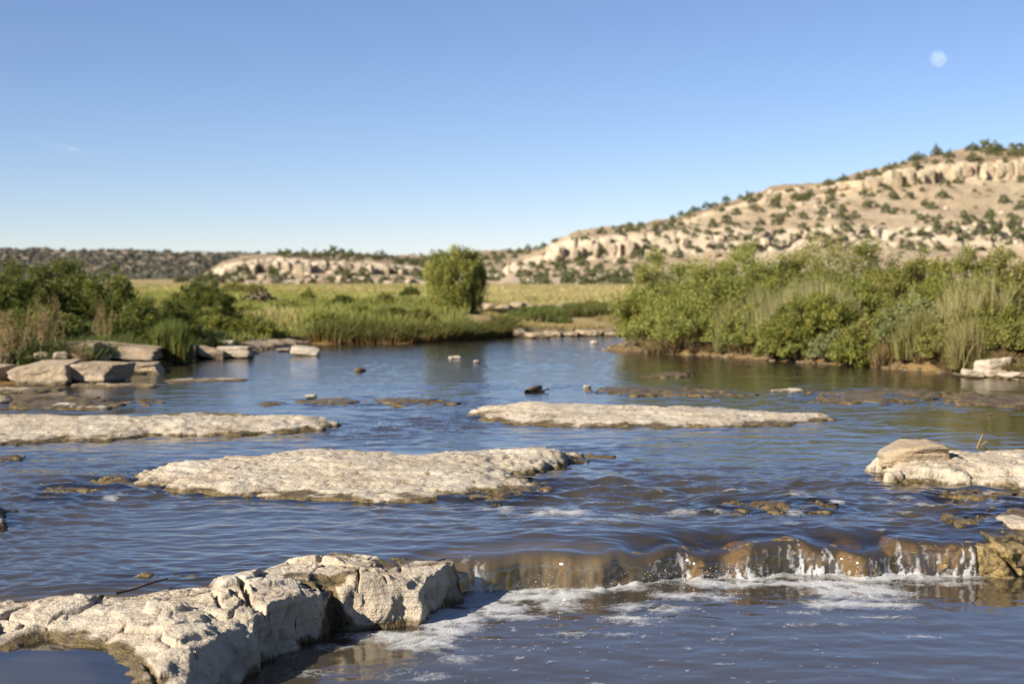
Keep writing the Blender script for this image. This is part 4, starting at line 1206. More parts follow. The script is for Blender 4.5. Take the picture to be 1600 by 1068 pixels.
def shrub_mesh(seed, w, d, h, nl, ll, lw, pal, lobes=9, up=0.5, fine=14, rough=0.22, base=0.02):
    """leaf mesh of an uneven dome shaped bush, base at the origin"""
    rng = np.random.default_rng(seed)
    ncl = lobes * fine
    an = rng.uniform(0, 2 * math.pi, ncl); rr = np.sqrt(rng.random(ncl))
    ux = np.cos(an) * rr; uy = np.sin(an) * rr
    nn = pn2(ux * 1.9 + seed, uy * 1.9, seed) + 0.5 * pn2(ux * 4.1 + seed, uy * 4.1, seed + 1)
    edge = 1 + 0.22 * pn2(np.cos(an) * 1.6 + seed, np.sin(an) * 1.6, seed + 2)
    top = h * (1 - 0.72 * rr ** 2.4) * (0.82 + rough * nn)
    cz = top * (base + (0.97 - base) * rng.random(ncl) ** 0.55)
    cc = np.stack([ux * edge * w / 2, uy * edge * d / 2, cz], 1)
    cr = rng.uniform(0.055, 0.12, ncl) * (w + h) / 2
    ctone = np.clip(rng.random(ncl) * 0.75 + 0.25 * (0.5 + nn), 0, 1)
    pi = rng.integers(0, ncl, nl)
    g = rng.normal(0, 1, (nl, 3)); g /= np.linalg.norm(g, axis=1)[:, None]
    g *= (rng.random(nl) ** 0.5)[:, None]
    pos = cc[pi] + g * cr[pi][:, None] * np.array((1, 1, 0.9))
    pos[:, 2] = np.abs(pos[:, 2]) + 0.01
    di = g * 0.8 + rng.normal(0, 0.5, (nl, 3)) + np.array((0, 0, up))
    pal = np.array(pal)
    tt = np.clip(ctone[pi] + rng.normal(0, 0.16, nl), 0, 0.999) * (len(pal) - 1)
    i0 = tt.astype(int); fr = (tt - i0)[:, None]
    col = pal[i0] * (1 - fr) + pal[np.minimum(i0 + 1, len(pal) - 1)] * fr
    col = col * rng.uniform(0.85, 1.15, (nl, 1))
    L = ll * rng.uniform(0.6, 1.4, nl); W = lw * rng.uniform(0.7, 1.3, nl)
    q = np.quantile(pos, [0.01, 0.99], axis=0)
    sc = np.array((w / (q[1, 0] - q[0, 0]), d / (q[1, 1] - q[0, 1]), h / np.quantile(pos[:, 2], 0.993)))
    off = np.array(((q[1, 0] + q[0, 0]) / 2, (q[1, 1] + q[0, 1]) / 2, 0))
    pos = (pos - off) * sc; lc = (cc[::max(1, ncl // 16)] - off) * sc * np.array((.9, .9, .85))
    return leaves(pos, di, L, W, col, rng), lc

def stems_mesh(name, seed, lc, r0, n=5):
    rng = np.random.default_rng(seed)
    parts = []
    for c in lc:
        b = np.array((rng.normal(0, r0 * 3), rng.normal(0, r0 * 3), -0.05))
        m = b * 0.4 + c * 0.6 + rng.normal(0, 0.06, 3) + np.array((0, 0, -0.1 * c[2]))
        parts.append(tube([b, (b + m) / 2 + rng.normal(0, .03, 3), m, c], [r0, r0 * .75, r0 * .5, r0 * .2], n))
    V, f = join(parts)
    return mesh(name, V, f)

OLIVE = [(0.1183, 0.1321, 0.028), (0.1566, 0.1694, 0.0337), (0.2023, 0.2025, 0.0408), (0.2482, 0.2396, 0.0506)]
WILLOW = [(0.1663, 0.1817, 0.0473), (0.2113, 0.2263, 0.0588), (0.2562, 0.2635, 0.0671), (0.3102, 0.2914, 0.0695)]
YELLOW = [(0.1353, 0.1372, 0.037), (0.1837, 0.1777, 0.0469), (0.2262, 0.2114, 0.0567), (0.2626, 0.2384, 0.0665)]
DARK = [(0.055, 0.0715, 0.0154), (0.088, 0.11, 0.022), (0.1265, 0.143, 0.0286), (0.165, 0.1705, 0.0352)]
GREY = [(0.126, 0.14, 0.0546), (0.21, 0.224, 0.0928), (0.28, 0.28, 0.1201)]

def gz(x, y): return float(ground_z(np.array([x]), np.array([y]))[0])

def bush(name, label, pxc, pytop, D, wpx, pal, seed, nl=14000, ll=0.08, lw=0.028, depth=None, group=None, cat='shrub', lobes=9, up=0.5, mat=None, zoff=0.0, fine=14, stems=True):
    x = (pxc - 800) / F * D
    z = gz(x, D) + zoff
    w = wpx / F * D
    top = atD(pxc, pytop, D).z
    h = max(0.2, top - z)
    (V, f, col), lc = shrub_mesh(seed, w, depth or w * 0.8, h, int(nl * 1.3), ll, lw, pal, lobes + 3, up, fine=fine)
    t = thing(name, label, cat, (x, D, z), 0, group)
    obj('foliage', mesh('foliage', V, f, {'col': col}, smooth=False), mat or M_leaf, t)
    if stems:
        obj('stems', stems_mesh('stems', seed + 1, lc, 0.02 + 0.008 * h), M_bark, t)
    return t

RB = [('willow_shrub', 'big olive willow bush at the left tip of the right bank, overhanging the gravel spit', 1060, 400, 39.2, 190, WILLOW, 501, 25000),
      ('willow_shrub', 'tall olive willow bush right of the gravel spit bush on the right bank', 1155, 390, 37.6, 220, WILLOW, 502, 27500),
      ('willow_shrub', 'dark green tall bush with the highest rounded crown, at the back of the right bank', 1320, 373, 41.5, 230, OLIVE, 503, 25000),
      ('willow_shrub', 'dark green bush filling the gap between the two tall willows and the plume grass', 1225, 402, 38.2, 150, OLIVE, 504, 17500),
      ('salt_cedar', 'yellow green feathery bush right of the highest crown on the right bank', 1430, 402, 35.2, 160, YELLOW, 505, 18750),
      ('salt_cedar', 'olive bush behind the grey green bush near the right edge', 1500, 396, 34.2, 170, OLIVE, 506, 20000),
      ('salt_cedar', 'yellowish bush at the right edge on top of the bank', 1590, 398, 31.5, 200, YELLOW, 507, 23750),
      ('willow_shrub', 'low olive bush at the foot of the willows above the eroded bank', 1100, 468, 37.0, 160, WILLOW, 508, 16250),
      ('willow_shrub', 'low bright olive bush above the dark hollow in the right bank', 1268, 462, 33.9, 150, OLIVE, 509, 17500),
      ('grey_shrub', 'grey green bush in the middle of the right bank below the yellow feathery bush', 1440, 468, 31.6, 140, GREY, 510, 15000),
      ('salt_cedar', 'small yellow green bush right of the brown bank scar', 1385, 490, 32.2, 120, YELLOW, 511, 12500),
      ('salt_cedar', 'low olive bush over the square boulder at the right edge', 1572, 478, 29.7, 150, OLIVE, 512, 17500),
      ('salt_cedar', 'low yellow bush between the grey green bush and the right edge bush', 1505, 488, 30.0, 120, YELLOW, 513, 12500),
      ('willow_shrub', 'small drooping bush at the water edge left of the dark hollow', 1185, 478, 35.4, 110, WILLOW, 514, 12500),
      ('willow_shrub', 'low bush trailing at the left tip of the gravel spit', 1008, 455, 39.6, 80, WILLOW, 515, 10000),
      ('grey_shrub', 'small pale flowering bush hanging over the dark hollow of the right bank', 1300, 520, 32.7, 70, GREY, 516, 5625),
      ('salt_cedar', 'olive bush between the plume grass and the yellow feathery bush', 1372, 425, 36.8, 130, OLIVE, 517, 15000),
      ('willow_shrub', 'mid green bush under the highest crown, right of the plume grass', 1338, 445, 35.2, 150, WILLOW, 518, 14000),
      ('willow_shrub', 'mid green bush behind the plume grass, below the dark gap bush', 1235, 440, 36.6, 130, WILLOW, 519, 12000),
      ('salt_cedar', 'olive bush above the small flat stone near the right edge', 1540, 440, 31.2, 150, OLIVE, 520, 14000),
      ('willow_shrub', 'wide olive bush low between the two tall willows', 1112, 432, 37.8, 170, WILLOW, 521, 15000),
      ('salt_cedar', 'olive bush between the grey green bush and the brown bank scar', 1462, 440, 32.8, 150, OLIVE, 522, 13000),
      ('salt_cedar', 'lowest bush cut by the right edge above the water', 1605, 505, 28.9, 120, YELLOW, 523, 10000),
      ('willow_shrub', 'low round bush on the water edge right of the pale flowering bush', 1350, 512, 31.9, 90, OLIVE, 524, 8000),
      ('willow_shrub', 'low willow bush hanging over the middle of the gravel spit', 1055, 482, 37.7, 150, WILLOW, 525, 13000),
      ('willow_shrub', 'low green bush on the water edge left of the brown bank scar', 1235, 500, 33.8, 100, WILLOW, 526, 9000)]
for n, lb, px, pt, D, w, pal, sd, nl in RB:
    bush(n, lb, px, pt, D, w, pal, sd, nl, group='bushes along the right bank')
LB = [('salt_cedar', 'dark feathery bush cut by the left edge', 10, 416, 36.0, 150, DARK, 541, 16000),
      ('salt_cedar', 'tallest dark green bush of the left bank', 95, 410, 37.5, 170, DARK, 542, 19000),
      ('salt_cedar', 'dark bush at the right end of the tall left bank group', 172, 424, 37.0, 130, DARK, 543, 15000),
      ('salt_cedar', 'low dark bush above the overhanging slab on the left bank', 208, 470, 34.6, 110, DARK, 544, 11000),
      ('salt_cedar', 'low dark bush between the tall left group and the reeds', 248, 468, 36.0, 120, DARK, 545, 11000),
      ('meadow_shrub', 'rounded green bush in the meadow right of the tall left group', 312, 441, 45.0, 110, DARK, 546, 12000),
      ('meadow_shrub', 'low green bush behind the dry weeds at the left edge', 50, 482, 33.5, 150, DARK, 547, 10000),
      ('meadow_shrub', 'low dark sedge bush above the rock shelf', 330, 495, 40.5, 90, OLIVE, 548, 7000),
      ('meadow_shrub', 'dark low bush under the meadow edge left of the bank reeds', 395, 497, 43.0, 80, OLIVE, 549, 6000)]
for n, lb, px, pt, D, w, pal, sd, nl in LB:
    bush(n, lb, px, pt, D, w, pal, sd, nl, group='bushes along the left bank')

MS = [(505, 486, 46.5, 60, 'dark green tuft shrub at the left end of the far bank sedge'), (560, 478, 50, 46, 'low dark green shrub behind the left part of the far bank sedge'), (610, 482, 49, 56, 'low green shrub behind the middle of the far bank sedge'), (655, 484, 48, 50, 'low green shrub left of the juniper foot rocks'), (450, 470, 54, 60, 'green shrub in the meadow below the flood wood heap'),
      (380, 478, 50, 70, 'wide green shrub in the meadow left of the flood wood heap'), (540, 462, 64, 40, 'small olive shrub in the middle of the meadow'), (600, 458, 70, 30, 'tiny olive shrub far out in the meadow, left of the juniper'), (350, 458, 66, 40, 'olive shrub at the back of the meadow beside the rounded bush'), (480, 452, 80, 26, 'tiny dark shrub at the back edge of the meadow'),
      (640, 448, 95, 30, 'yellow green shrub at the back edge of the meadow near the juniper'), (400, 443, 110, 34, 'yellow flowering shrub at the foot of the low bluff'), (365, 440, 118, 44, 'yellow green shrub at the foot of the left end of the bluff'), (930, 470, 60, 50, 'low olive shrub in the straw meadow left of the willow'), (905, 478, 56, 40, 'low yellow shrub right of the cut bank rocks')]
for k, (px, pt, D, w, lb) in enumerate(MS):
    bush('meadow_shrub', lb, px, pt, D, w, [WILLOW, OLIVE, DARK, YELLOW][k % 4] if k < 11 else YELLOW, 570 + k, 3500, ll=0.12, lw=0.04, group='small shrubs in the meadow', stems=False)

# the lone juniper
def juniper_mesh(seed, w, h, nl, ll, lw, pal, ncl=150):
    rng = np.random.default_rng(seed)
    t = rng.random(ncl) ** 0.9
    an = rng.uniform(0, 2 * math.pi, ncl)
    prof = np.interp(t, [0, 0.12, 0.4, 0.7, 0.88, 1.0], [0.5, 0.8, 1.0, 0.98, 0.78, 0.42])
    prof = prof * (1 + 0.13 * pn2(np.cos(an) * 2 + 5, t * 4 + np.sin(an) * 2, seed + 3))
    rr = np.sqrt(rng.uniform(0.25, 1.0, ncl)) * prof * w / 2 * 0.9
    cc = np.stack([np.cos(an) * rr, np.sin(an) * rr, (0.05 + 0.9 * t) * h], 1)
    cr = rng.uniform(0.05, 0.09, ncl) * w
    pi = rng.integers(0, ncl, nl)
    g = rng.normal(0, 1, (nl, 3)); g /= np.linalg.norm(g, axis=1)[:, None]; g *= (rng.random(nl) ** .4)[:, None]
    pos = cc[pi] + g * cr[pi][:, None] * np.array((1, 1, 2.3))
    pos[:, 2] = np.clip(pos[:, 2], 0.02, None)
    out = np.stack([np.cos(an[pi]), np.sin(an[pi]), np.zeros(nl)], 1)
    di = out * 0.35 + g * 0.4 + rng.normal(0, 0.3, (nl, 3)) + np.array((0, 0, 1.0))
    pal = np.array(pal); ct = rng.random(ncl)
    tt = np.clip(ct[pi] + rng.normal(0, .2, nl), 0, .999) * (len(pal) - 1)
    i0 = tt.astype(int); fr = (tt - i0)[:, None]
    col = (pal[i0] * (1 - fr) + pal[np.minimum(i0 + 1, len(pal) - 1)] * fr) * rng.uniform(.75, 1.25, (nl, 1))
    return leaves(pos, di, ll * rng.uniform(.6, 1.4, nl), lw * rng.uniform(.7, 1.3, nl), col, rng)
JP = [(0.1098, 0.1255, 0.0297), (0.1883, 0.2009, 0.0461), (0.2589, 0.2572, 0.0592), (0.3137, 0.2894, 0.0741)]
JD = 54.0
jb = atD(714, 489, JD)
jz = gz(jb.x, JD)
jt = thing('juniper_tree', 'lone rounded juniper standing on the far bank in the middle', 'tree', (jb.x, JD, jz))
jh = atD(714, 396, JD).z - jz
V, f, col = juniper_mesh(600, 110 / F * JD, jh * 1.02, 38000, 0.085, 0.032, JP, 140)
obj('crown', mesh('crown', V, f, {'col': col}, False), M_needle, jt)
parts = []
rg = np.random.default_rng(601)
for k in range(9):
    a = rg.uniform(0, 6.28); r = rg.uniform(.2, .8)
    parts.append(tube([(0.03 * math.cos(a), 0.03 * math.sin(a), -0.1), (.25 * r * math.cos(a), .25 * r * math.sin(a), .35 * jh), (.75 * r * math.cos(a), .75 * r * math.sin(a), .8 * jh)], [.05, .035, .015], 6))
V, f = join(parts)
obj('trunk', mesh('trunk', V, f), M_bark, jt)

# junipers dotted on the hills
HJ = [(0.0894, 0.1053, 0.0465), (0.1251, 0.1404, 0.0572), (0.1609, 0.1666, 0.068)]
protos = []
for k in range(7):
    (V, f, col), lc = shrub_mesh(650 + k, 1.0, 1.0, 0.8 + 0.1 * (k % 3), 1300, 0.11, 0.07, HJ, lobes=6, fine=9, rough=.18)
    protos.append(mesh('hill_juniper', V, f, {'col': col}, False))
    protos[-1].materials.append(M_needle)
HJL = []
def hj(V, px, py, w, lab, grp):
    p = on_hill(V, px, py)
    o = obj('juniper_shrub', protos[rng.integers(7)])
    s = w / F * p[1] * 1.05
    o.scale = (s, s, s * rng.uniform(.85, 1.05)); o.rotation_euler = (0, 0, rng.uniform(0, 6.28))
    o.location = (p[0], p[1], p[2] - 0.05 * s)
    HJL.append((o, px, py, w, lab, grp))
ZR = [(830, 'at the left toe of the hill'), (870, 'below the left cliff corner'), (935, 'near the left cliff'), (1000, 'left of the big willow'), (1070, 'above the gravel spit willow'), (1130, 'above the tall willows'), (1190, 'above the second willow'), (1250, 'above the dark gap bush'), (1310, 'above the plume grass'), (1370, 'above the highest bush crown'), (1430, 'above the yellow feathery bush'), (1490, 'above the grey green bush'), (1540, 'above the small flat stone'), (9999, 'by the right edge')]
ZB = [(340, 'at the far left end'), (400, 'over the meadow bush'), (450, 'behind the flood wood heap'), (500, 'left of the bluff middle'), (550, 'at the bluff middle'), (600, 'right of the bluff middle'), (660, 'just left of the lone juniper'), (720, 'behind the lone juniper'), (780, 'right of the lone juniper'), (9999, 'toward the right hill')]
ORD = ['leftmost', 'second from left', 'third from left', 'fourth from left', 'fifth from left', 'sixth from left', 'seventh from left', 'eighth from left']
ORD += ['ninth from left', 'tenth from left', 'eleventh from left', 'twelfth from left']
def label_all(items, noun, cat, a, b):
    cells = {}
    for o, px, py, w, lab, grp in items:
        zs = ZB if 'bluff' in grp else ZR
        zn = next(t for lim, t in zs if px < lim)
        sz = 'small' if w < a else 'middling' if w < b else 'large'
        cells.setdefault((lab, zn, sz, grp), []).append((px, py, o))
    for (lab, zn, sz, grp), v in cells.items():
        v.sort(key=lambda q: (q[0], q[1]))
        for k, (_, _, o) in enumerate(v):
            t = f'{sz} {noun}{lab} {zn}' + (f', {ORD[min(k, 11)]}' if len(v) > 1 else '')
            tag(o, t, cat, grp)
def label_junipers():
    label_all(HJL, 'juniper ', 'shrub', 10.5, 14.5)
    label_all(HBL, '', 'boulder', 9.5, 11.5)
# crest of the right hill  (px, py of the base, width)
def c6(l): return [(1200 + a / 4, 200 + b / 4, w / 4) for a, b, w in l]
def c5(l): return [(800 + a / 4, 220 + b / 4, w / 4) for a, b, w in l]
CREST = c6([(370, 358, 50), (430, 345, 40), (475, 335, 60), (570, 305, 40), (612, 300, 40), (670, 300, 60), (745, 265, 55), (790, 245, 45), (845, 222, 40), (900, 200, 60), (940, 195, 60), (930, 240, 50), (975, 182, 40), (1060, 162, 70), (1140, 185, 65), (1145, 218, 40), (1045, 222, 34), (1270, 136, 70), (1310, 134, 50), (1365, 150, 80), (1420, 150, 80), (1455, 140, 50), (1390, 172, 50), (1440, 165, 40), (1525, 120, 40), (1580, 140, 60), (1540, 178, 70), (1280, 205, 70), (1325, 205, 40), (1485, 210, 35), (1610, 170, 60), (1240, 138, 30)]) \
    + c5([(475, 580, 22), (380, 608, 20), (560, 575, 55), (635, 545, 30), (685, 538, 30), (740, 535, 45), (815, 545, 45), (735, 560, 50), (780, 560, 45), (670, 580, 50), (925, 525, 40), (1010, 480, 36), (1060, 462, 45), (1100, 470, 45), (1140, 445, 50), (1160, 418, 34), (1225, 412, 60), (1272, 410, 40), (1345, 378, 50), (1340, 400, 40), (1428, 365, 36), (1490, 385, 70), (1545, 355, 40)])
for px, py, w in CREST:
    hj(hill_V, px, py, w, 'on the crest', 'junipers along the crest')
UPPER = c6([(55, 440, 60), (45, 490, 70), (35, 555, 40), (70, 555, 45), (140, 505, 55), (120, 555, 45), (170, 440, 60), (215, 450, 70), (260, 430, 55), (222, 565, 60), (355, 545, 60), (390, 412, 50), (395, 445, 50), (380, 472, 45), (470, 515, 60), (455, 555, 60), (475, 428, 28), (545, 560, 65), (600, 420, 60), (655, 425, 45), (625, 500, 60), (700, 398, 30), (752, 380, 50), (678, 485, 30), (780, 450, 65), (732, 495, 50), (735, 525, 55), (782, 538, 45), (872, 365, 45), (928, 345, 52), (893, 440, 55), (962, 405, 35), (985, 482, 55), (1032, 498, 60), (1088, 440, 75), (1115, 360, 65), (1188, 340, 55), (1475, 468, 65), (1590, 330, 70), (1590, 505, 60), (1545, 505, 30), (915, 535, 40), (952, 572, 50), (1000, 555, 40), (1075, 570, 40), (1040, 590, 50), (1220, 555, 50), (1275, 570, 60), (1245, 590, 40), (1385, 560, 70), (1395, 590, 55), (1335, 600, 45), (1515, 565, 45), (1555, 565, 35), (1300, 498, 22), (1000, 590, 40)]) \
    + c5([(1000, 545, 60), (1058, 530, 50), (1005, 510, 40), (900, 560, 50), (905, 585, 35), (1080, 575, 40), (960, 610, 30), (1138, 590, 40), (1160, 560, 40), (1250, 535, 60), (1225, 575, 40), (1340, 498, 55), (1365, 520, 45), (1405, 535, 45), (1405, 460, 65), (1505, 425, 55), (1545, 440, 45), (1355, 565, 50), (1375, 615, 45), (1420, 605, 35), (1470, 610, 40), (1275, 585, 30), (1305, 590, 36), (1220, 615, 26), (1520, 560, 40), (1560, 525, 60), (1555, 580, 65)])
for px, py, w in UPPER:
    hj(hill_V, px, py, w, 'on the tan slope', 'junipers on the tan slope')
LOWER = c6([(62, 605, 60), (215, 638, 60), (310, 610, 40), (325, 575, 40), (475, 615, 55), (480, 640, 36), (515, 655, 50), (425, 650, 35), (320, 668, 60), (370, 680, 40), (595, 650, 60), (632, 690, 50), (565, 675, 30), (465, 690, 60), (780, 690, 50), (835, 660, 30), (870, 640, 28), (870, 682, 36), (905, 668, 28), (960, 670, 65), (1050, 660, 65), (1128, 632, 55), (940, 718, 34), (975, 745, 45), (1118, 660, 30), (1150, 590, 26), (1180, 590, 22), (1410, 685, 95), (1370, 690, 50), (1545, 695, 90), (1530, 625, 75), (1590, 640, 40), (730, 625, 20), (1510, 810, 70), (900, 755, 60), (850, 740, 50), (1070, 765, 70), (40, 745, 45), (105, 745, 60), (75, 660, 34), (150, 668, 24), (185, 680, 36), (250, 690, 50), (55, 710, 40), (1225, 690, 60)]) \
    + c5([(590, 640, 26), (625, 640, 26), (720, 650, 30), (550, 715, 55), (775, 655, 36), (835, 630, 45), (820, 680, 50), (858, 685, 40), (758, 705, 32), (950, 692, 40), (905, 685, 18), (690, 765, 60), (800, 740, 70), (865, 755, 55), (910, 745, 40), (785, 800, 60), (545, 820, 65), (550, 790, 50), (475, 815, 50), (495, 840, 40), (460, 780, 60), (425, 755, 70), (440, 775, 50), (350, 755, 40), (290, 770, 80), (300, 815, 85), (385, 820, 36), (415, 830, 40), (355, 900, 90), (340, 870, 60), (450, 870, 60), (460, 905, 80), (510, 905, 70), (550, 890, 70), (600, 870, 80), (645, 850, 60), (690, 820, 60), (720, 840, 60), (660, 890, 90), (690, 875, 70), (740, 900, 55), (830, 830, 60), (840, 790, 45), (780, 830, 60), (815, 880, 40), (125, 785, 60), (185, 795, 55), (190, 765, 40), (55, 770, 40), (65, 845, 75), (160, 855, 60), (205, 845, 50), (160, 890, 60), (215, 905, 70), (75, 900, 50), (265, 845, 36), (115, 905, 40), (1045, 735, 70), (1110, 665, 36), (1150, 670, 30), (1245, 660, 40), (1295, 670, 50), (1370, 670, 50), (1430, 690, 50), (1515, 690, 70), (1560, 675, 36)])
for px, py, w in LOWER:
    hj(hill_V, px, py, w, ('on the pale lower ledges' if px > 1060 else 'below the pale cliff'), ('junipers on the lower ledges' if px > 1060 else 'junipers below the pale cliff'))
def c8(l): return [(300 + a / 4, 370 + b / 4, w / 4) for a, b, w in l]
BL_TOP = c8([(550, 112, 45), (605, 120, 60), (665, 125, 50), (710, 128, 60), (770, 118, 50), (800, 130, 50), (835, 112, 50), (880, 108, 60), (870, 142, 60), (940, 105, 50), (960, 140, 60), (1000, 125, 50), (1045, 142, 60), (1100, 128, 50), (1150, 135, 60), (1200, 130, 60), (1250, 140, 50), (1295, 165, 60), (1345, 150, 50), (1390, 170, 60), (1440, 160, 60), (1440, 190, 60), (1500, 140, 60), (1550, 130, 60)]) \
    + [(x, y, w) for x, y, w in [(745, 400, 12), (760, 405, 11), (772, 398, 10), (785, 402, 12), (798, 396, 11), (812, 395, 12), (825, 392, 13), (838, 391, 12), (850, 390, 12), (765, 415, 11), (780, 412, 12), (770, 425, 12), (790, 420, 10), (755, 432, 14), (768, 436, 13), (775, 405, 10), (805, 402, 10), (740, 410, 10), (748, 420, 12), (785, 432, 12)]]
for px, py, w in BL_TOP:
    hj(bluff_V, px, py, w, 'on top of the bluff', 'junipers on top of the low bluff')
BL_FOOT = c8([(225, 215, 36), (318, 230, 80), (295, 205, 40), (120, 268, 80), (165, 285, 60), (80, 262, 50), (260, 240, 40), (370, 265, 60), (425, 215, 50), (487, 195, 30), (510, 240, 65), (520, 270, 70), (505, 215, 50), (605, 235, 50), (575, 258, 50), (620, 285, 70), (690, 262, 45), (685, 215, 26), (755, 298, 60), (910, 225, 50), (860, 262, 45), (900, 255, 50), (965, 235, 60), (965, 262, 70), (1000, 250, 50), (1065, 245, 90), (1148, 218, 55), (1218, 225, 55), (1275, 220, 36), (1318, 225, 50), (1200, 285, 60), (1225, 280, 50), (1305, 285, 70), (1400, 245, 60), (1450, 245, 70), (1395, 280, 50), (1440, 275, 60), (1100, 298, 70), (1030, 305, 60), (950, 298, 60), (870, 292, 40), (540, 300, 40), (450, 262, 26), (300, 290, 60)])
for px, py, w in BL_FOOT:
    hj(bluff_V, px, py, w, 'on the bluff foot', 'junipers below the low bluff')

for k in range(26):
    px = 270 + 100 * rng.random(); hj(bluff_V, px, 442 - (px - 270) * 0.16 * rng.random(), rng.uniform(8, 15), 'on the bluff foot', 'junipers below the low bluff')
label_junipers()

def hill_scrub():
    rg = np.random.default_rng(1700)
    qx, qy = project(hill_V)
    ok = np.where((qx > 790) & (qx < 1640) & (qy < 440) & (hill_V[:, 1] < 420))[0]
    n = 420
    base = hill_V[rg.choice(ok, n)] + np.stack([rg.uniform(-3, 3, n), rg.uniform(-2, 2, n), np.zeros(n)], 1)
    d, f = CS[2]
    s = rg.uniform(0.35, 0.95, n)
    jit = 1 + 0.3 * rg.normal(0, 1, (n, len(d), 1)).clip(-1.5, 1.5)
    V = base[:, None, :] + d[None] * s[:, None, None] * np.array((1, 1, .75)) * jit
    FF = f[None] + (np.arange(n) * len(d))[:, None, None]
    pal = np.array([(.10, .095, .05), (.15, .12, .08), (.08, .085, .04), (.18, .14, .075)])
    col = np.repeat(pal[rg.integers(0, 4, n)] * rg.uniform(.8, 1.3, (n, 1)), len(d), 0)
    o = obj('hill_scrub', mesh('hill_scrub', V.reshape(-1, 3), FF.reshape(-1, 4), {'col': col}, False), M_needle)
    tag(o, 'low grey and brown scrub sprinkled over the right hillside', 'scrub', kind='stuff')
hill_scrub()

# scrub on the far mesa: reads as one mass
def mesa_scrub():
    rg = np.random.default_rng(900)
    qx, qy = project(mesa_V)
    ok = np.where((qx > -60) & (qx < 480) & (qy < 446) & (mesa_V[:, 1] < 1010))[0]
    n = 3600
    i = rg.choice(ok, n)
    base = mesa_V[i] + np.stack([rg.uniform(-4, 4, n), rg.uniform(-6, 6, n), np.zeros(n)], 1)
    d, f = CS[2]
    keep = d[:, 2] > -0.4
    s = rg.uniform(1.0, 2.5, n)
    jit = 1 + 0.3 * rg.normal(0, 1, (n, len(d), 1))
    V = base[:, None, :] + d[None] * s[:, None, None] * np.array((1, 1, .8)) * jit * 0.9
    FF = f[None] + (np.arange(n) * len(d))[:, None, None]
    FF = FF[:, keep[f].all(1)]
    col = np.repeat(np.array([(.055, .054, .038), (.075, .070, .05), (.095, .086, .06)])[rg.integers(0, 3, n)] * rg.uniform(.8, 1.4, (n, 1)), len(d), 0)
    o = obj('mesa_scrub', mesh('mesa_scrub', V.reshape(-1, 3), FF.reshape(-1, 4), {'col': col}, False), M_needle)
    tag(o, 'dark scrub covering the far mesa on the left', 'scrub', kind='stuff')
mesa_scrub()

# ------------------------------------------------------------------ grasses
def blades(name, pts, hgt, wid, lean, cb, ct, seed, mat=M_grass, label=None, cat=None, kind=None, parent=None, jitter=0.25):
    rg = np.random.default_rng(seed)
    n = len(pts)
    an = rg.uniform(0, 2 * math.pi, n)
    ln = np.abs(rg.normal(0, lean, n))
    d = np.stack([np.cos(an) * ln, np.sin(an) * ln, np.ones(n)], 1)
    h = hgt * rg.uniform(0.55, 1.2, n) if np.isscalar(hgt) else hgt * rg.uniform(.7, 1.15, n)
    sa = rg.uniform(0, math.pi, n)
    s = np.stack([np.cos(sa), np.sin(sa), np.zeros(n)], 1) * (wid * rg.uniform(.6, 1.4, n))[:, None]
    m = pts + d * (h * 0.55)[:, None]
    top = m + np.stack([d[:, 0] * 1.9, d[:, 1] * 1.9, np.full(n, .9)], 1) * (h * 0.45)[:, None]
    V = np.stack([pts - s / 2, pts + s / 2, m + s * .4, m - s * .4, top], 1).reshape(-1, 3)
    o5 = (np.arange(n) * 5)[:, None]
    q = o5 + np.array([[0, 1, 2, 3]]); t = o5 + np.array([[3, 2, 4]])
    v = rg.uniform(1 - jitter, 1 + jitter, (n, 1))
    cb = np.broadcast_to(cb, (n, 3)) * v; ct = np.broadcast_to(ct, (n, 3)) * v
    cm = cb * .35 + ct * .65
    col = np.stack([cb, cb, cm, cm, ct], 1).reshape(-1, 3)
    o = obj(name, mesh(name, V, [q, t], {'col': col}, False), mat, parent)
    if label: tag(o, label, cat, None, kind)
    return o

def scatter(n, x0, x1, y0, y1, seed, cond=None):
    rg = np.random.default_rng(seed)
    inv = rg.uniform(1 / y1, 1 / y0, n)
    y = 1 / inv
    u = rg.uniform(x0, x1, n)             # slope x/y, so density follows the distance
    x = u * y
    z = ground_z(x, y)
    sd = poly_sd(river_poly, x, y)
    k = sd < -0.35
    if cond is not None: k &= cond(x, y, sd)
    return x[k], y[k], z[k], sd[k]

# meadow
def meadow():
    x, y, z, sd = scatter(120000, -0.45, 0.22, 36, 240, 950, lambda x, y, sd: (x < 0.085 * y + 3) & ~((x > -0.03 * y) & (x < 0.09 * y) & (y < 59.5)))
    n = fbm2(x * 0.10, y * 0.05, 3, 951); n2 = fbm2(x * 0.5, y * 0.25, 3, 952)
    far = sst(60, 130, y)
    hgt = 0.34 * (1 - 0.3 * far) * (1 + 0.5 * n2)
    g1 = np.array((0.19, 0.20, 0.05)); g2 = np.array((0.33, 0.325, 0.09)); st = np.array((0.46, 0.38, 0.18))
    a = np.clip(0.25 + 0.5 * far + 0.6 * n, 0, 1)[:, None]
    strawm = (0.85 * sst(0.2, 0.7, n + 0.9 * sst(-0.035, -0.005, x / y) * sst(57, 64, y) - 0.35 * sst(75, 50, y) + 0.5 * sst(80, 180, y) + 0.35 * sst(0.0, 0.06, x / y) - 0.05))[:, None]
    c = g1 * (1 - a) + g2 * a
    c = c * (1 - strawm) + st * strawm
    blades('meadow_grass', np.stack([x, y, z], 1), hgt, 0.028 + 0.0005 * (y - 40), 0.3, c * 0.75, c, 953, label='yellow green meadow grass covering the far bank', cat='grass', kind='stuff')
meadow()

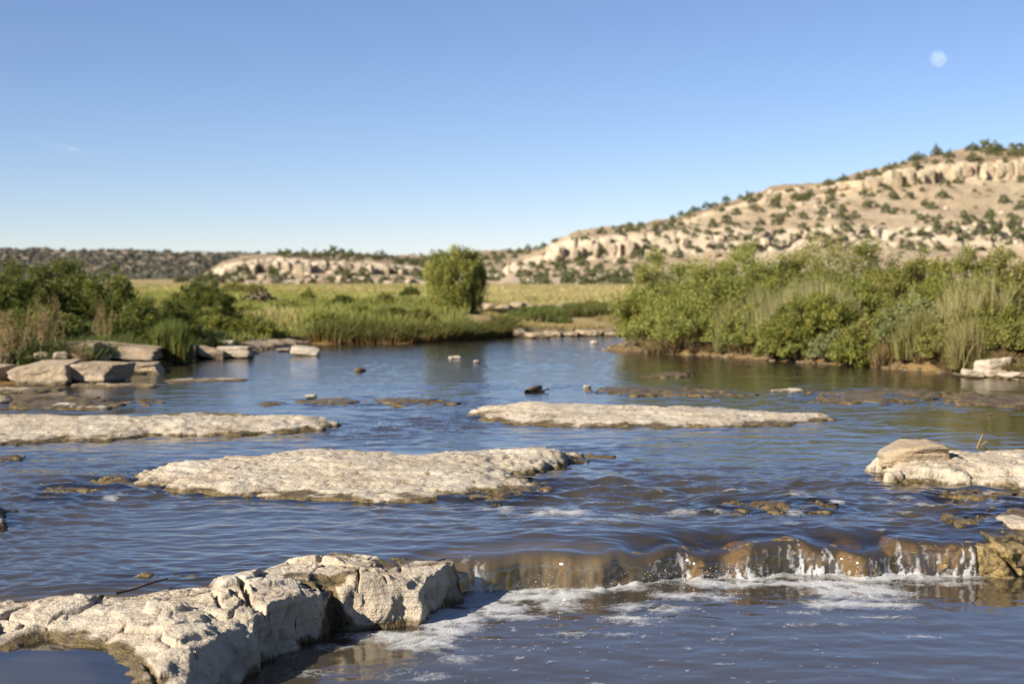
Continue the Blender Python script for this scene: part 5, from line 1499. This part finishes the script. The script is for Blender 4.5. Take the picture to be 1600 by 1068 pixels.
def far_flat():
    x, y, z, sd = scatter(30000, -0.04, 0.10, 47, 62, 955)
    n = fbm2(x * 0.6, y * 0.5, 3, 956)
    k = n > -0.05 + 0.25 * np.random.default_rng(957).random(len(n)); x, y, z, n = x[k], y[k], z[k], n[k]
    c = np.array((.34, .27, .12)) * (1 + .3 * n[:, None])
    blades('straw_tufts', np.stack([x, y, z], 1), 0.16 * (1 + .5 * n), 0.02, 0.5, c * .7, c, 958, label='sparse straw tufts on the stony flat right of the juniper', cat='grass', kind='stuff')
far_flat()

# tall sedge along the far bank: brown roots, green tops
def sedge():
    rg = np.random.default_rng(960)
    line = [P(484, 536), P(520, 537), P(640, 536), P(700, 534), P(760, 530), P(800, 526)]
    pts = []
    for i in range(len(line) - 1):
        a = np.array(line[i]); b = np.array(line[i + 1])
        m = int(11000 * np.linalg.norm(b - a) / 9)
        t = rg.random(m)[:, None]
        off = np.abs(rg.normal(0, 1.1, m))
        p = a + (b - a) * t; p[:, 1] += off - 0.05; pts.append(p)
    p = np.concatenate(pts)
    z = np.maximum(ground_z(p[:, 0], p[:, 1]), 0.0)
    n = fbm2(p[:, 0] * .9, p[:, 1] * .9, 3, 961)
    top = np.array((0.10, 0.12, 0.03)) * (1 + 0.3 * n[:, None]); base = np.array((0.24, 0.145, 0.055)) * (1 - .3 * n[:, None])
    blades('bank_sedge', np.stack([p[:, 0], p[:, 1], z], 1), 0.46 * (1 + 0.55 * n + 0.3 * fbm2(p[:, 0] * .35, p[:, 1] * .35, 2, 967)).clip(.35, 1.9), 0.028, 0.5, base, top, 962, label='tall green sedge with brown roots overhanging the far bank', cat='sedge', kind='stuff')
    # clump behind the far rock row
    m = 5200
    x = rg.uniform(*[P(q, 526)[0] for q in (790, 900)], m); y = 51 + rg.uniform(0, 3.5, m)
    hh = 0.46 * np.clip(1 - ((x - (x.min() + x.max()) / 2) / (x.max() - x.min()) * 1.7) ** 2, .25, 1) * (0.75 + 0.6 * fbm2(x * 1.4, y * 1.4, 3, 966)).clip(.3, 1.6)
    blades('sedge_clump', np.stack([x, y, ground_z(x, y)], 1), hh, 0.03, 0.35, np.array((.10, .105, .03)), np.array((.12, .145, .035)), 963, label='dark green sedge clump behind the far bank rock row', cat='sedge')
    m = 3000
    x = rg.uniform(*[P(q, 526)[0] for q in (900, 975)], m); y = 52.5 + rg.uniform(0, 4, m)
    blades('sedge_clump', np.stack([x, y, ground_z(x, y)], 1), 0.42, 0.03, 0.4, np.array((.12, .10, .035)), np.array((.12, .13, .035)), 964, label='yellowish sedge clump at the right end of the far rock row beside the willow', cat='sedge')
sedge()

def reed(label, px0, px1, pyb, D, hpx, n, seed, cb, ct, wid=0.022, lean=0.16, name='reed_clump', cat='reeds', depth=0.8, zmin=0.0):
    rg = np.random.default_rng(seed)
    a = (px0 - 800) / F * D; b = (px1 - 800) / F * D
    x = rg.uniform(a, b, n); y = D + rg.uniform(0, depth, n)
    z = np.maximum(ground_z(x, y), zmin)
    h = hpx / F * D * (1 - 0.35 * np.abs((x - (a + b) / 2) / (b - a) * 2) ** 2)
    return blades(name, np.stack([x, y, z], 1), h, wid, lean, np.array(cb), np.array(ct), seed + 1, label=label, cat=cat)
reed('bright green reed clump rooted in the water right of the left bank pile', 238, 288, 568, 32.4, 66, 1500, 970, (.16, .13, .04), (.12, .15, .035))
reed('tall pale plume grass in front of the dark tall bushes on the right bank', 1188, 1345, 500, 34.3, 92, 1500, 972, (.16, .16, .055), (.36, .32, .16), 0.018, 0.13, 'plume_grass', 'grass', 1.0, 0.3)
reed('yellow green tall grass left of the low bright olive bush on the right bank', 1165, 1222, 545, 34.9, 85, 700, 974, (.15, .14, .05), (.24, .23, .09), 0.022, 0.14, 'plume_grass', 'grass', 1.2, 0.2)
reed('dry brown grass hanging on the scar of the right bank', 1368, 1452, 560, 31.2, 44, 2200, 976, (.17, .115, .055), (.29, .22, .10), 0.018, 0.45, 'dry_grass', 'grass', 0.8, 0.0)
reed('pale tall grass stems rising through the bushes near the right edge', 1480, 1600, 520, 29.6, 120, 700, 982, (.18, .16, .06), (.36, .31, .15), 0.016, 0.2, 'plume_grass', 'grass', 1.4, 0.3)
reed('yellow green tall grass clump in front of the grey green bush', 1405, 1470, 560, 30.7, 75, 800, 1402, (.17, .15, .05), (.27, .25, .09), 0.016, 0.2, 'plume_grass', 'grass', 0.6, 0.2)
reed('pale tall grass clump left of the square boulder on the right bank', 1495, 1545, 570, 28.9, 85, 700, 1404, (.18, .15, .055), (.30, .26, .11), 0.016, 0.22, 'plume_grass', 'grass', 0.6, 0.1)
reed('tall grass clump between the two tall willows at the water', 1120, 1165, 555, 35.6, 70, 700, 1406, (.15, .14, .05), (.26, .24, .09), 0.018, 0.2, 'plume_grass', 'grass', 0.6, 0.1)
reed('straw grass hanging over the gravel spit below the willows', 1010, 1120, 552, 36.7, 30, 2400, 984, (.16, .115, .055), (.27, .21, .09), 0.02, 0.5, 'dry_grass', 'grass', 1.2, 0.0)
reed('dry straw grass above the square boulder near the right edge', 1460, 1540, 575, 31.0, 40, 1100, 978, (.20, .14, .06), (.30, .23, .10), 0.02, 0.4, 'dry_grass', 'grass', 0.8, 0.2)
reed('tan grass at the top right edge in front of the hillside', 1530, 1640, 430, 42.0, 60, 1800, 980, (.25, .19, .09), (.36, .28, .14), 0.03, 0.35, 'dry_grass', 'grass', 3.0, 0.3)

def bank_roots():
    rg = np.random.default_rng(985)
    line = [P(1010, 548), P(1090, 553), P(1250, 565), P(1400, 574), P(1520, 585), P(1640, 596)]
    pts = []
    for i in range(len(line) - 1):
        a = np.array(line[i]); b = np.array(line[i + 1])
        m = int(3600 * np.linalg.norm(b - a) / 2.5)
        p = a + (b - a) * rg.random(m)[:, None]; p[:, 1] += rg.uniform(-0.05, 0.9, m); pts.append(p)
    p = np.concatenate(pts)
    z = ground_z(p[:, 0], p[:, 1]); k = z > -0.02
    p = p[k]; z = z[k]
    n = fbm2(p[:, 0] * 1.2, p[:, 1], 3, 986)
    dens = rg.random(len(p)) < 0.55 + 0.8 * n
    p = p[dens]; z = z[dens]; n = n[dens]
    ct = np.array((.24, .17, .075)) * (1 - sst(.1, .5, n)[:, None]) + np.array((.12, .13, .04)) * sst(.1, .5, n)[:, None]
    blades('bank_grass', np.stack([p[:, 0], p[:, 1], z], 1), 0.30, 0.02, 0.7, np.array((.15, .10, .05)), ct, 987, label='dry grass and roots hanging along the eroded right bank', cat='grass', kind='stuff')
    # grass and weeds on the left bank among the blocks
    x, y, z, sd = scatter(26000, -0.40, -0.2, 29, 46, 988)
    n = fbm2(x * .8, y * .8, 3, 989)
    ct = np.array((.09, .11, .03)) * (1 + .4 * n[:, None])
    blades('bank_grass', np.stack([x, y, z], 1), 0.42 * (1 + .4 * n), 0.024, 0.35, ct * .9, ct, 990, label='green grass under the bushes of the left bank', cat='grass', kind='stuff')
    x, y, z, sd = scatter(26000, 0.08, 0.42, 30, 60, 991, lambda x, y, sd: x > 0.06 * y)
    n = fbm2(x * .7, y * .7, 3, 992)
    ct = np.array((.17, .15, .05)) * (1 + .4 * n[:, None])
    blades('bank_grass', np.stack([x, y, z], 1), 0.36 * (1 + .4 * n), 0.024, 0.4, ct * .9, ct, 993, label='olive grass between the bushes of the right bank', cat='grass', kind='stuff')
bank_roots()

# dry brown weeds at the left edge
def weed(label, pxc, pyb, D, wpx, hpx, seed, n=26):
    rg = np.random.default_rng(seed)
    x = (pxc - 800) / F * D
    z = max(gz(x, D), 0.05)
    t = thing('dry_weed', label, 'weed', (x, D, z), 0, 'dry brown weeds on the left bank')
    w = wpx / F * D; h = hpx / F * D
    parts = []; lp = []; ld = []
    for k in range(n):
        b = np.array((rg.normal(0, w * .2), rg.normal(0, .2), 0))
        tip = b + np.array((rg.normal(0, w * .22), rg.normal(0, .2), h * rg.uniform(.6, 1.05)))
        m = (b + tip) / 2 + rg.normal(0, .04, 3)
        parts.append(tube([b, m, tip], [.011, .009, .004], 4))
        for q in range(14):
            a = rg.uniform(.3, 1); p = b * (1 - a) + tip * a
            dv = np.array((rg.normal(0, .6), rg.normal(0, .6), .8))
            parts.append(tube([p, p + dv * rg.uniform(.05, .14)], [.005, .002], 3))
            lp.append(p + dv * rg.uniform(.03, .16)); ld.append(dv)
    V, f = join(parts)
    o = obj('stalks', mesh('stalks', V, f), M_dry, t)
    lp = np.array(lp); ld = np.array(ld)
    V, f, c = leaves(lp, ld, np.full(len(lp), .07), np.full(len(lp), .02), np.array((.25, .19, .075)) * rg.uniform(.7, 1.3, (len(lp), 1)), rg)
    tag(obj('seed_heads', mesh('seed_heads', V, f, {'col': c}, False), M_grass, t), kind='stuff')
t_ = NT('dry_stalk')
M_dry = t_.done(t_.principled(t_.ramp(t_.noise(t_.objco(), 9, 3), [(.3, (.16, .11, .05)), (.7, (.29, .21, .095))]), .9))
weed('tall dry brown weed at the left edge above the long flat block', 16, 560, 29.6, 60, 80, 1001, 30)
weed('tallest dry brown weed, leaning right above the small stones', 66, 560, 30.6, 50, 95, 1002, 28)
weed('small dry weed growing between the two top slabs of the left pile', 126, 556, 29.3, 22, 34, 1003, 12)
weed('thin dry weed in front of the dark bushes above the left pile', 160, 535, 33.4, 36, 80, 1004, 10)
weed('low dry weed at the left edge, in front of the tall brown weeds', -5, 568, 28.2, 50, 60, 1005, 22)

def pebbles():
    rg = np.random.default_rng(1300)
    segs = [(P(940, 547), P(1110, 556), 260, 0.9), (P(1110, 556), P(1400, 576), 170, 0.5), (P(1400, 576), P(1620, 596), 130, 0.5), (P(300, 562), P(480, 536), 160, 0.8), (P(0, 604), P(230, 574), 300, 1.6), (P(780, 527), P(970, 523.5), 140, 2.2), (P(660, 534), P(790, 528), 80, 0.8)]
    pts = []
    for a, b, n, w in segs:
        a = np.array(a); b = np.array(b)
        p = a + (b - a) * rg.random(n)[:, None]; p[:, 1] += rg.uniform(-0.15, w, n); pts.append(p)
    p = np.concatenate(pts); n = len(p)
    z = ground_z(p[:, 0], p[:, 1]); k = z > -0.1; p = p[k]; z = z[k]; n = len(p)
    d, f = CS[4]
    r = rg.uniform(0.015, 0.04, n) * rg.choice([1, 1, 1, 2.0], n)
    jit = 1 + 0.28 * rg.normal(0, 1, (n, len(d), 1)).clip(-1.3, 1.3) * 0.6
    V = np.stack([p[:, 0], p[:, 1], z], 1)[:, None, :] + d[None] * jit * r[:, None, None] * np.array((1.3, 1.1, .75))
    FF = f[None] + (np.arange(n) * len(d))[:, None, None]
    o = obj('bank_pebbles', mesh('bank_pebbles', V.reshape(-1, 3), FF.reshape(-1, 4), {'wet': np.full(n * len(d), 0.25) + np.repeat(rg.uniform(0, .5, n), len(d))}), M_pebble)
    tag(o, 'small stones and pebbles strewn along the river banks', 'pebbles', kind='stuff')
pebbles()

# rocky bank right of the juniper and stones around it
RJ = [(675, 690, 484, 497, 53, 'pale rock left of the juniper foot'), (688, 706, 476, 489, 55, 'pale rock touching the juniper on its left'), (752, 778, 473, 488, 58, 'dark rock in the juniper shadow'), (775, 800, 476, 491, 57.5, 'brown rock just right of the juniper shadow'), (797, 818, 472, 489, 58, 'tall tan rock in the cut bank right of the juniper'),
      (815, 838, 474, 490, 58, 'squat tan rock in the middle of the cut bank'), (836, 858, 476, 490, 58, 'tan rock toward the right of the cut bank'), (855, 880, 478, 492, 57.5, 'low tan rock at the right end of the cut bank'), (768, 790, 487, 496, 55.5, 'low pale rock below the brown rock of the cut bank'), (800, 826, 488, 497, 55.5, 'low pale rock below the tall tan rock'), (880, 902, 482, 494, 57, 'pink tan rock beyond the right end of the cut bank'), (950, 972, 490, 500, 56, 'pale rock in the gap left of the willow')]
for k, (a, b, t, bt, D, lb) in enumerate(RJ):
    boulder('bank_rock', lb, a, b, t, bt, D, 1.0, 1100 + k, M_bank, 8, 0.2 * (k % 3 - 1), 'rocks of the cut bank beside the juniper', cuts=7, wet=-9)
# brush pile in the meadow
def brush_pile():
    D = 63.0
    p = atD(410, 474, D)
    t = thing('brush_pile', 'grey brown heap of flood wood lying in the left meadow', 'brush pile', (p.x, D, gz(p.x, D) + 0.28))
    rg = np.random.default_rng(1200)
    for k in range(22):
        a = rg.uniform(0, math.pi); l = rg.uniform(.4, .95); c = np.array((rg.normal(0, .32), rg.normal(0, .2), abs(rg.normal(0.12, .14)) + .1))
        d = np.array((math.cos(a) * .7, math.sin(a) * .5, rg.normal(0, .45)))
        V, f = tube([c - d * l * .5, c + rg.normal(0, .04, 3), c + d * l * .5], [.07, .06, .03], 6)
        V[:, 2] = np.maximum(V[:, 2], -.02)
        obj('branch', mesh('branch', V, f), M_drift, t)
brush_pile()

# ------------------------------------------------------------------ driftwood and sticks
def stick(name, label, pts, rads, mat=M_drift, n=8, cat='driftwood', twigs=()):
    c = Vector(pts[0])
    V, f = tube([Vector(p) - c for p in pts], rads, n)
    rg = np.random.default_rng(len(label))
    V = V + rg.normal(0, rads[0] * .12, V.shape)
    t = thing(name, label, cat, c)
    obj('stem', mesh('stem', V, f), mat, t)
    for tw, tr in twigs:
        V, f = tube([Vector(p) - c for p in tw], tr, 5)
        obj('twig', mesh('twig', V, f), mat, t)
    return t
stick('stick', 'thin dark stick jutting over the water behind the left foreground ledge', [at(183, 926, .04), at(210, 919, .05), at(236, 910, .055), at(262, 903, .05)], [.011, .010, .008, .005])
a = at(825, 612, .0)
stick('driftwood', 'short dark driftwood log aground in midstream above the long pale slab', [at(824, 613, 0), at(834, 609, .03), at(844, 605, .06)], [.06, .07, .05], twigs=[([at(836, 610, .02), at(846, 611, .02), at(858, 607, .05)], [.03, .02, .012]), ([at(848, 611, .0), at(856, 606, .07)], [.014, .008])])
stick('driftwood', 'small dark snag in the far water left of centre', [at(556, 580, 0), at(562, 578, .03), at(570, 579.5, 0)], [.06, .07, .04])
q = atD(1528, 700, 15.2)
def q2(px, py, D=15.9): return atD(px, py, D)
stick('dead_twig', 'dry forked twig standing on the layered ledge at the right edge', [q2(1527, 700), q2(1531, 690), q2(1534, 683), q2(1538, 675)], [.014, .012, .010, .006], M_dry, cat='twig',
      twigs=[([q2(1528, 698), q2(1536, 694), q2(1543, 702)], [.009, .007, .004]), ([q2(1532, 696), q2(1540, 690), q2(1545, 685)], [.008, .006, .003]), ([q2(1530, 699), q2(1538, 697), q2(1541, 703)], [.008, .006, .004])])

# ------------------------------------------------------------------ moon and a wisp of cloud
mp = atD(1466, 92, 9000)
D, f = CS[20]
t = NT('pale_moon')
nz_ = t.noise(t.objco(), 0.03, 4, 0.6)
dif = t.n('ShaderNodeBsdfDiffuse'); t.l(t.ramp(nz_, [(0.4, (0.03, 0.03, 0.028)), (0.6, (0.075, 0.07, 0.062))]), dif.inputs[0])
tra = t.n('ShaderNodeBsdfTransparent')
ad = t.n('ShaderNodeAddShader'); t.l(dif.outputs[0], ad.inputs[0]); t.l(tra.outputs[0], ad.inputs[1])
moon = obj('moon', mesh('moon', D * (12.2 / F * 9000), f), t.done(ad.outputs[0]))
moon.location = mp
tag(moon, 'pale daytime moon in the blue sky at upper right', 'moon')

def wisp():
    nx, ny = 60, 30
    u, v = np.meshgrid(np.linspace(0, 1, nx), np.linspace(0, 1, ny))
    a = atD(20, 196, 6000); b = atD(120, 236, 6000)
    x = a.x + (b.x - a.x) * u; z = a.z + (b.z - a.z) * (0.25 + 0.45 * u + 0.3 * v); y = 6000 + 500 * v + 0 * u
    z = z + 8 * fbm2(u * 4, v * 3, 3, 1500)
    den = np.clip(1 - np.abs(v - 0.5) * 2, 0, 1) * np.clip(1 - np.abs(u - 0.5) * 2, 0, 1) * sst(-0.3, 0.6, fbm2(u * 3 + v, v * 5 - u * 3, 4, 1501))
    t = NT('thin_cloud')
    tr = t.n('ShaderNodeBsdfTransparent'); df = t.n('ShaderNodeBsdfTranslucent'); df.inputs[0].default_value = (.9, .9, .9, 1)
    d2 = t.n('ShaderNodeBsdfDiffuse'); d2.inputs[0].default_value = (.8, .8, .8, 1)
    ad = t.n('ShaderNodeAddShader'); t.l(df.outputs[0], ad.inputs[0]); t.l(d2.outputs[0], ad.inputs[1])
    mx = t.n('ShaderNodeMixShader'); t.l(t.math('MULTIPLY', t.attr('den'), 0.16), mx.inputs[0]); t.l(tr.outputs[0], mx.inputs[1]); t.l(ad.outputs[0], mx.inputs[2])
    o = obj('cloud', mesh('cloud', np.stack([x.ravel(), y.ravel(), z.ravel()], 1), gridfaces(ny, nx), {'den': den.ravel()}), t.done(mx.outputs[0]))
    tag(o, 'faint thin wisp of cloud in the blue sky at upper left', 'cloud')
wisp()
